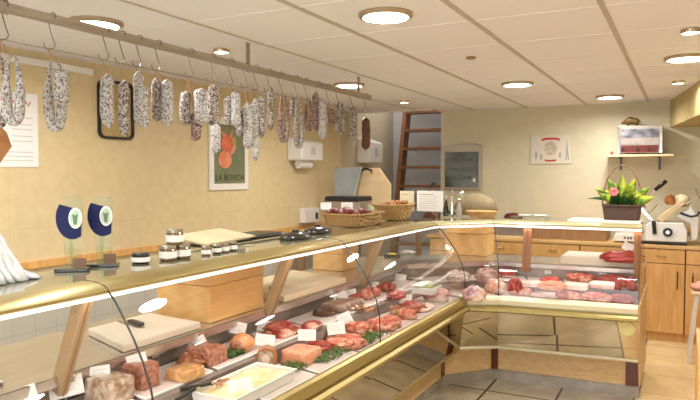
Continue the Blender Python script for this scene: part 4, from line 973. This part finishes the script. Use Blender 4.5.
def food(kind, box, z, r, m, label, name, cat, cut=None, group=None, rz=0, hmax=None):
    if kind == 'lump' and z == TF: r *= .55
    c, a, b, h = geom(box, z, r); seed = int(box[0])
    if kind == 'lump': hmax = hmax or .062
    if kind == 'ribs': hmax = .034
    if hmax: h = min(h, hmax)
    if z in (TF, TR):
        if c.y < 4.25:
            if z == TF: c.x = max(min(c.x, -1.405-a/2), min(-1.645+a/2, -1.405-a/2))
            else: c.x = max(c.x, -1.885+a/2)
        elif c.x > -1.12:
            if z == TF: c.y = max(c.y, 4.635+b/2)
            else: c.y = min(c.y, 5.12-b/2)
            c.x = min(c.x, -.27-a/2)
    t = thing(name, c, label, cat, group, rz=rz)
    rnd = random.Random(seed)
    if kind == 'loaf':
        loaf(MB(), (0,0,0), a, b, h, seed).build('body', m, t, smooth='auto')
        if cut: bx('cut_face', cut, t, -a*.42, a*.42, -b/2-.002, -b/2+.006, h*.08, h*.85, bevel=.002)
    elif kind == 'roast':
        MB().blob((0,0,0), a, b, h, seed, .16, 28, 16, fl=.35).build('body', m, t, smooth=True)
        if cut: MB().blob((0,-b*.36,h*.06), a*.72, b*.28, h*.72, seed, .08).build('cut_face', cut, t, smooth=True)
    elif kind == 'lump':                # knobbly boneless pieces
        MB().blob((0,0,0), a, b, h, seed, .34, 34, 20, fl=.4, freq=2.8).build('body', m, t, smooth=True)
        if cut: MB().blob((a*.12,-b*.12,h*.25), a*.5, b*.5, h*.62, seed+3, .4, freq=3).build('fat_cap', cut, t, smooth=True)
    elif kind == 'ribs':
        rings = []; n = 57
        for i in range(n):
            f = i/(n-1); y = -b/2+b*f; e = (1-abs(2*f-1)**6)
            zz = h*(.5+.5*abs(math.sin(f*math.pi*9)))*max(e, .15)
            ww = a/2*(.85+.15*e)
            rings.append([(-ww,y,0),(ww,y,0),(ww,y,zz*.55),(ww*.6,y,zz),(-ww*.6,y,zz),(-ww,y,zz*.55)])
        MB().loft(rings).build('slab', m, t, smooth='auto')
        for i in range(6):
            y = -b/2+b*(i+.5)/7; MB().tube([(a*.42,y,h*.4),(a*.52,y,h*.35)], .006, 8).build('bone_end', fatm, t)
    elif kind == 'slices':
        n = 6
        for i in range(n):
            y = -b/2+b*(i+.5)/n
            MB().blob((a*.04*rnd.uniform(-1,1), y, .001), a*.92, b/n*1.25, h*(.8+.2*rnd.random()), seed+i, .14, 20, 10).build('slice', m, t, smooth=True)
    elif kind == 'cubes':
        n = 16
        for i in range(n):
            x = a*(rnd.random()-.5)*.75; y = b*(rnd.random()-.5)*.75; e = 1-(abs(x)/a+abs(y)/b)
            s = min(a, b)*.3
            MB().blob((x, y, max(0, h*.55*e*rnd.random())), s, s*rnd.uniform(.8,1.3), h*.5, seed+i, .4, 12, 8, pw=.6).build('piece', m, t, smooth=True)
    elif kind == 'links':
        n = 5
        for i in range(n):
            y = -b/2+b*(i+.5)/n; rr_ = b/n*.48; zz = rr_+.002
            MB().tube([(-a/2,y,zz*.7),(-a*.4,y+.004,zz),(0,y-.003,zz),(a*.4,y+.004,zz),(a/2,y,zz*.7)], [.004,rr_*.85,rr_,rr_*.85,.004], 12).build('link', m, t, smooth=True)
    elif kind == 'herbs':
        mb = MB(); n = 240
        for i in range(n):
            x = a*(rnd.random()-.5); y = b*(rnd.random()-.5); q = rnd.uniform(0, 6.28); L = rnd.uniform(.010,.022)
            z0 = rnd.uniform(0,h*.5)
            mb.loft([[(x,y,z0),(x+.002,y,z0),(x,y+.002,z0+.001)],[(x+L*.6*math.cos(q)-.005*math.sin(q),y+L*.6*math.sin(q)+.005*math.cos(q),z0+L*.7),(x+L*.6*math.cos(q)+.005*math.sin(q),y+L*.6*math.sin(q)-.005*math.cos(q),z0+L*.7),(x+L*.6*math.cos(q),y+L*.6*math.sin(q),z0+L*.8)],[(x+L*math.cos(q),y+L*math.sin(q),z0+L*.5),(x+L*math.cos(q)+.001,y+L*math.sin(q),z0+L*.5),(x+L*math.cos(q),y+L*math.sin(q)+.001,z0+L*.5)]])
        o = mb.build('sprigs', parm, t); o['kind'] = 'stuff'
    return t
TR, TF = DZ2+.0125, DZ1+.0125
traym = mat('white display tray', (.86,.80,.78), rough=.35)
# trays: pieces of the two steps, left run then corner then right run
def tray(k0, k1, o0, o1, z, label):
    pts = [st(k0,o0,z), st(k1,o0,z), st(k1,o1,z), st(k0,o1,z)]
    c = Vector((sum(p[0] for p in pts)/4, sum(p[1] for p in pts)/4, z))
    t = thing('meat_tray', c, label, 'tray', 'white trays in the display counters')
    P_ = [Vector((p[0]-c.x, p[1]-c.y, 0)) for p in pts]
    P_ = [p*.96 for p in P_]
    MB().loft([[tuple(p*.97) for p in P_], [tuple(p+Vector((0,0,.012))) for p in P_]]).build('plate', traym, t, bevel=.003)
    MB().loft([[tuple(p*.93+Vector((0,0,.0105))) for p in P_], [tuple(p*.93+Vector((0,0,.0123))) for p in P_]]).build('liner', M['liner'], t)
    return t
ys = [-.1,.75,1.20,1.62,2.02,2.42,2.82,3.22,3.62,4.02,4.40]
rl = ['rear white tray nearest the camera, almost empty','rear white tray below the nearest strut','rear white tray under the jellied terrine','rear white tray under the brown pate block','rear white tray under the tied ham','rear white tray under the big spare ribs','rear white tray under the dark sausages','rear white tray under the grey brown links','rear white tray under the red strips beyond the glass seam','rear white tray closest to the counter corner']
fl_ = ['front white tray nearest the camera','front white tray at the near end of the brass rail','front white tray before the jellied terrine','front white tray under the tongs and salad','front white tray under the gratin dish','front white tray under the crusted pate slices','front white tray under the salmon pink meat','front white tray under the red joints by the glass seam','front white tray under the roasting joints','front white tray under the packed meat near the corner']
for i in range(len(ys)-1):
    k0, k1 = yk(ys[i]+.004), yk(ys[i+1]-.004)
    tray(k0, k1, -.16, -.405, DZ2, rl[i]); tray(k0, k1, .142, -.128, DZ1, fl_[i])
tray(1.03, 1.97, -.16, -.405, DZ2, 'rear white tray in the angled corner'); tray(1.03, 1.97, .13, -.128, DZ1, 'front white tray in the angled corner')
xs = [-1.22,-.99,-.75,-.50,-.27]
for i in range(4):
    tray(xk(xs[i]+.004), xk(xs[i+1]-.004), -.16, -.405, DZ2, ['rear tray of the short counter next to the corner','rear tray of the short counter under the sliced ham and red steaks','rear tray of the short counter under the stacked pale ham','rear tray of the short counter under the diced red beef'][i])
    tray(xk(xs[i]+.004), xk(xs[i+1]-.004), .13, -.128, DZ1, ['front tray of the short counter next to the corner','front tray of the short counter, second from the corner','front tray of the short counter, third from the corner','front tray of the short counter at its closed end'][i])
R, F = TR, TF
food('loaf', (76,372,126,403), R, .8, jelly, 'pale jellied terrine block nearest in the rear row', 'terrine', 'terrine')
food('loaf', (122,361,160,390), R, .75, patem, 'pink brown pate block with its tag, second in the rear row', 'pate', 'pate', patem)
food('loaf', (165,358,206,382), R, 1.1, goldp, 'low golden baked pate with a rough crust', 'pate', 'pate', hmax=.04)
food('lump', (154,349,190,366), R+.0, .8, roastm, 'roasted meat loaf behind the golden pate', 'roast_meat', 'roast', hmax=.06)
food('loaf', (185,344,228,366), R, .8, patem, 'rosy marbled pate with a rounded top, left of the tied ham', 'pate', 'pate')
food('roast', (226,333,259,354), R, 1.2, hamf, 'tied ham joint with an orange rind', 'ham', 'ham', patem)
food('lump', (218,315,257,330), R, 1.3, redm, 'dark red meat behind the tied ham', 'red_meat', 'meat')
food('roast', (196,328,212,336), R, 1, darkm, 'small dark sausage piece behind the rosy pate', 'sausage_piece', 'sausage')
food('lump', (257,331,275,341), R, .9, roastm, 'small brown roasted piece beside the tied ham', 'roast_meat', 'roast')
food('ribs', (268,319,304,338), R, 1.8, ribm, 'big slab of striped spare ribs', 'spare_ribs', 'ribs')
food('ribs', (300,318,324,330), R, 1.4, ribm, 'smaller slab of spare ribs beyond the big one', 'spare_ribs', 'ribs')
food('links', (300,297,346,311), R, 1.6, boud, 'row of thick grey brown sausage links', 'sausage_links', 'sausage links')
food('roast', (280,304,304,313), R, 1, darkm, 'near dark blood sausage disc', 'blood_sausage', 'blood sausage', hmax=.03)
food('roast', (312,309,339,317), R, 1.2, darkm, 'far dark blood sausage beside the grey links', 'blood_sausage', 'blood sausage', hmax=.03)
food('lump', (343,294,364,303), R, 1.3, redm, 'red meat strip behind the glass seam', 'red_meat', 'meat')
food('slices', (356,287,382,300), R, 1.6, pinkm, 'row of pink red cutlets beyond the glass seam', 'cutlets', 'cutlets')
food('cubes', (374,281,400,293), R, 1.4, redm, 'heap of bright red meat pieces far in the rear row', 'meat_pieces', 'meat pieces')
wrap2 = mat('orange printed pack', (.62,.24,.10), (.80,.55,.50), scale=30, rough=.15, coat=.8)
# front row
food('lump', (171,383,196,400), F, 1, mat('mixed salad', (.10,.26,.04), (.62,.20,.10), scale=26, rough=.4, c3=(.60,.52,.36)), 'mixed salad in a tray at the foot of the front glass', 'salad', 'salad', hmax=.03)
# gratin dish
c, a, b, h = geom((186,368,292,404), F, 1.0)
c = at(240, 388, z=F); c.x = -1.54; c.y -= .02
t = thing('gratin_dish', c, 'white oblong dish of creamy yellow gratin with a tag', 'dish')
a, b = .20, .42
mb = MB(); P0 = [(-a/2,-b/2),(a/2,-b/2),(a/2,b/2),(-a/2,b/2)]
mb.loft([[(x*.94,y*.97,0) for x,y in P0],[(x,y,.045) for x,y in P0],[(x*1.06,y*1.03,.045) for x,y in P0],[(x*1.06,y*1.03,.049) for x,y in P0],[(x*.94,y*.97,.048) for x,y in P0],[(x*.9,y*.94,.006) for x,y in P0]])
mb.build('dish_wall', M['white'], t, bevel=.002)
mb = MB(); rings = []
for i in range(15):
    rings.append([(-a*.44+a*.88*j/9, -b*.465+b*.93*i/14, .037+.014*noise.noise(Vector((i*.5, j*.5, 1)))) for j in range(10)]+[(a*.44, -b*.465+b*.93*i/14, .008), (-a*.44, -b*.465+b*.93*i/14, .008)])
mb.loft(rings).build('gratin', creamm, t, smooth='auto')
t2 = thing('mushroom_topping', at(219, 384, z=F+.052), 'small heap of brown mushroom strips on the gratin', 'mushrooms')
rnd = random.Random(8)
for i in range(9):
    x, y = rnd.uniform(-.02,.02), rnd.uniform(-.035,.035); q = rnd.uniform(0,3)
    MB().tube([(x,y,.004),(x+.014*math.cos(q),y+.014*math.sin(q),.010),(x+.026*math.cos(q),y+.026*math.sin(q),.004)], .004, 6).build('strip', roastm, t2, smooth=True)
for u, v, q, lb in [(196,388,60,'black handled serving spoon lying across the near end of the gratin'),(186,396,100,'black handled tongs lying before the salad')]:
    p = at(u, v, z=F+.055)
    t = thing('serving_spoon', (p.x, p.y, F+.052), lb, 'spoon', rz=math.radians(q))
    MB().tube([(-.06,0,.008),(.06,0,.01)], [.009,.008], 8).build('handle', M['black'], t)
    MB().tube([(.06,0,.01),(.13,0,.004)], .004, 6).build('shaft', M['chrome'], t)
# crusted pate slices
t = thing('pate_en_croute', at(266, 371, z=F), 'two crusted pate slices with a pale centre, standing behind the gratin', 'pate', rz=math.radians(30))
t.location.x += -.02; t.location.y += .03
crust = mat('brown pastry crust', (.36,.13,.04), (.55,.25,.08), scale=18, rough=.4, coat=.3)
arch = [(-.045,0),(.045,0),(.048,.05),(.035,.085),(0,.098),(-.035,.085),(-.048,.05)]
poly_xz(arch, -.012, .05).build('crust', crust, t, bevel=.003)
poly_xz([(x*.76, .008+z*.80) for x, z in arch], -.0145, -.012).build('filling', jelly, t)
poly_xz([(.018*math.cos(q), .045+.024*math.sin(q)) for q in [i*.5 for i in range(12)]], -.0165, -.0145).build('pale_centre', fatm, t)
food('roast', (250,365,281,375), F, .4, crust, 'fallen crust slice lying before the standing pate slices', 'pate_slice', 'pate', hmax=.012)
food('loaf', (272,345,315,364), F, 1.1, salm, 'salmon pink block of minced meat on lettuce', 'minced_meat', 'minced meat')
food('herbs', (276,355,330,372), F, 3.2, parm, 'row of green lettuce sprigs before the salmon pink meat', 'herb_garnish', 'garnish', hmax=.03)
food('lump', (290,338,319,352), F, 1, redm, 'deep red joint behind the salmon pink meat', 'red_meat', 'meat')
food('roast', (315,328,338,344), F, .9, darkm, 'dark brown cured joint between two tags', 'cured_meat', 'meat')
food('lump', (327,334,378,352), F, 1.7, pinkm, 'long marbled red pork joint right at the glass seam', 'pork_joint', 'meat', redm)
food('herbs', (310,350,352,362), F, 2.6, parm, 'row of green parsley below the marbled pork joint', 'herb_garnish', 'garnish', hmax=.03)
food('lump', (342,314,372,335), F, .9, pinkm, 'rosy pork joint, left of three in the front row', 'pork_joint', 'meat', hamf)
food('lump', (368,315,402,333), F, 1.1, pinkm, 'rosy pork joint with a fatty back, middle of three in the front row', 'pork_joint', 'meat')
food('lump', (396,313,424,331), F, 1.0, pinkm, 'rosy pork joint, farthest of three in the front row', 'pork_joint', 'meat', hamf)
food('herbs', (366,334,398,345), F, 2.2, parm, 'row of green parsley along the brass rail past the seam', 'herb_garnish', 'garnish', hmax=.03)
food('cubes', (373,303,398,315), F, 1, roastm, 'two small roasted knuckles at the step between rows', 'roast_meat', 'roast')
food('lump', (398,300,428,313), F, 1.5, redm, 'raw red fillet beyond the roasted knuckles', 'red_meat', 'meat')
food('lump', (412,308,434,322), F, 1.2, pinkm, 'folded pink belly piece near the brass rail', 'pork_belly', 'meat')
food('slices', (318,298,350,308), R, .5, boud, 'fan of pale brown sausage slices before the grey links', 'sausage_slices', 'sausage slices', hmax=.03)
food('herbs', (222,350,244,358), R, 1.5, parm, 'sprig of parsley at the foot of the tied ham', 'parsley', 'parsley', hmax=.02)
food('roast', (338,303,362,311), R, 1.2, fatm, 'pale cream sausage by the glass seam', 'pale_sausage', 'sausage', hmax=.03)
food('lump', (384,290,408,300), R, 1.2, redm, 'second bright red cut between the cutlets and the tub', 'red_meat', 'meat')
food('cubes', (352,304,376,313), R, .9, roastm, 'small brown meat pieces at the edge of the rear row', 'meat_pieces', 'meat pieces')
food('slices', (426,300,450,314), F, 1.2, whitem, 'pale wrapped slices near the corner rail', 'sliced_ham', 'ham', hmax=.035)
food('lump', (484,278,506,294), F, .9, wrap2, 'wrapped orange and pink pack left of the diced red meat', 'wrapped_meat', 'wrapped meat', hmax=.10)
food('lump', (494,266,516,278), R, 1, redm, 'deep red cut in the rear next to the corner', 'red_meat', 'meat')
food('lump', (576,266,600,274), R, .5, pinkm, 'rosy strip at the back of the short counter, middle', 'pork_strip', 'meat')
food('lump', (606,266,636,275), R, .5, redm, 'red strip at the back of the short counter, closed end', 'beef_strip', 'meat')
# tub with green filling
p = at(419, 296, z=R)
t = thing('plastic_tub', (p.x, p.y+.15, R), 'square clear tub with a green filling near the corner', 'tub')
bx('tub_wall', mat('frosted tub', (.62,.64,.62), (.70,.72,.70), scale=9, rough=.2), t, -.075, .075, -.10, .10, 0, .045, bevel=.006)
bx('filling', mat('olive filling', (.25,.30,.08), (.42,.46,.20), scale=20), t, -.062, .062, -.085, .085, .0455, .052)
bx('lid', M['paper'], t, -.077, .0, -.102, .102, .053, .058)
wrap = mat('plastic wrapped meat', (.62,.22,.18), (.85,.68,.66), scale=16, rough=.12, coat=1, bump=.5)
food('lump', (438,282,466,304), F, .9, wrap, 'bulky plastic wrapped meat pack beside the corner rail', 'wrapped_meat', 'wrapped meat', hmax=.10)
food('lump', (462,283,486,302), F, .9, mat('wrapped purple and cream pack', (.44,.22,.30), (.80,.62,.45), scale=16, rough=.12, coat=1), 'smaller wrapped pack with purple and cream print in the corner', 'wrapped_meat', 'wrapped meat', hmax=.10)
food('lump', (444,270,472,282), R, 1, mat('wrapped pale ham', (.55,.40,.36), (.78,.68,.64), scale=16, rough=.12, coat=1), 'pale wrapped ham in the rear of the corner', 'wrapped_meat', 'wrapped meat', hmax=.10)
food('lump', (474,268,500,283), R, 1, mat('wrapped dark meat', (.30,.12,.10), (.62,.46,.42), scale=16, rough=.12, coat=1), 'dark wrapped meat in the rear of the corner', 'wrapped_meat', 'wrapped meat', hmax=.10)
p = at(430, 300, z=F)
t = thing('steel_tray_handle', at(428, 298, z=F), 'pale curved tray edge with a long white bar beyond the fillet', 'tray bar')
t.name = 'divider_bar'; t['label'] = 'long white divider bar rising to a hook towards the corner'; t['category'] = 'divider'
q0 = at(396,303,z=F); q1 = at(440,280,z=.84); q2 = at(450,273,z=.88)
MB().tube([q0-t.location+Vector((0,0,.006)), q1-t.location, q2-t.location, q2-t.location+Vector((.02,.04,-.01)), q2-t.location+Vector((.03,.05,-.05))], .006, 8).build('bar', M['white'], t, smooth=True)
# short counter
food('cubes', (505,277,522,292), R, 1, redm, 'red diced meat next to the white tag on the short counter', 'meat_pieces', 'meat pieces')
food('loaf', (521,275,545,287), R, .9, whitem, 'flat stack of pale sliced ham left of the red steaks', 'sliced_ham', 'ham', hmax=.03)
food('lump', (540,271,560,286), R, .9, mat('bright red steak', (.62,.03,.03), (.74,.10,.09), scale=12, rough=.35, coat=.3), 'bright red steaks piled on the short counter', 'steak', 'steak')
food('slices', (538,281,566,291), R, .5, salm, 'orange pink cutlets before the bright red steaks', 'cutlets', 'cutlets')
food('loaf', (563,276,588,290), R, .9, whitem, 'pale pink ham slices right of the red steaks', 'sliced_ham', 'ham', hmax=.035)
food('loaf', (590,276,620,289), R, .8, whitem, 'wide stack of pale pink ham slices left of the diced beef', 'sliced_ham', 'ham', hmax=.035)
food('cubes', (618,276,641,292), R, 1, redm, 'diced deep red beef at the closed end of the short counter', 'meat_pieces', 'meat pieces')
food('slices', (500,289,530,300), F, .5, pinkm, 'pink cutlets in the front row next to the corner', 'cutlets', 'cutlets')
food('loaf', (528,290,556,299), F, .5, whitem, 'pale veal slices in the front row of the short counter', 'sliced_veal', 'veal', hmax=.025)
food('slices', (554,290,582,301), F, .5, pinkm, 'pink chops in the front row below the pale ham', 'cutlets', 'cutlets')
food('lump', (580,288,612,303), F, .5, pinkm, 'rosy boned joint in the front row of the short counter', 'pork_joint', 'meat', redm)
food('lump', (618,296,641,306), F, .7, redm, 'dark red piece in the front row at the closed end', 'red_meat', 'meat')
# joint on the board in the short counter
t = food('lump', (603,249,640,263), ZW+.0465, .6, mat('dark red joint', (.40,.03,.03), (.50,.07,.05), scale=9, rough=.35, coat=.3), 'dark red beef joint with a tag on the white board', 'beef_joint', 'meat', hmax=.085)
price_tag(628, 247, y=t.location.y+.0, w=.075, h=.06, foot=ZW+.0465, tilt=.5, label='white tag stuck in the beef joint on the board')
# tags in the display: pixel, plane, foot
Xr, Xf = -1.83, -1.52
TG = [(66,387,-1.90,R,.10,.06,'largest white tag beside the nearest strut foot'),(20,397,-1.90,R,.09,.05,'white tag cut by the frame corner, nearest of all'),
 (100,373,Xr-.03,R,.062,.045,'white tag above the jellied terrine'),(137,361,Xr,R,.066,.046,'white tag above the pink brown pate block'),
 (158,348,-1.93,R,.066,.05,'tilted white tag behind the golden pate'),(198,344,-1.88,R,.07,.05,'tilted white tag above the rosy pate'),
 (238,328,-1.88,R,.07,.05,'white tag above the tied ham'),(264,326,-1.90,R,.06,.046,'white tag behind the small brown roast'),
 (265,340,-1.70,R,.08,.045,'wide white tag at the foot of the small brown roast'),(240,386,-1.50,F+.05,.085,.05,'white tag stuck in the creamy gratin'),
 (307,335,Xf-.03,F,.075,.045,'white tag in the deep red joint'),(336,328,Xf-.03,F,.08,.055,'white tag with bluish writing on the dark cured joint'),
 (345,319,-1.66,F,.07,.06,'tilted white tag at the step before the rosy joints'),(341,298,-1.85,R,.075,.06,'tilted white tag over the grey links'),
 (350,294,-1.88,R,.075,.05,'white tag behind the glass seam over the red strip'),(372,285,-1.92,R,.08,.055,'white tag among the pink red cutlets'),
 (398,278,-1.93,R,.11,.06,'wide white tag above the heap of bright red pieces'),(404,299,-1.64,F,.09,.06,'white tag before the raw red fillet'),
 (425,275,-1.93,R,.10,.06,'tilted white tag above the clear tub'),(438,272,-1.90,R,.10,.06,'white tag over the rear of the corner'),(458,269,-1.72,R,.10,.06,'white tag above the pale wrapped ham')]
rt = random.Random(4)
for u, v, x, z, w, h, lb in TG:
    price_tag(u, v, x=x, w=w*1.12, h=h*1.15, foot=z, label=lb, tilt=(rt.uniform(-.3,.3) if 'tilted' not in lb else .45*(1 if rt.random() > .5 else -1)))
price_tag(500, 277, y=5.15, w=.085, h=.06, foot=R, tilt=.5, label='tilted white tag next to the diced meat of the short counter')
for u, lb in [(548,'little white tag behind the bright red steaks'),(603,'little white tag behind the wide stack of pale ham')]:
    price_tag(u, 272, y=5.12, w=.05, h=.03, foot=R, label=lb)
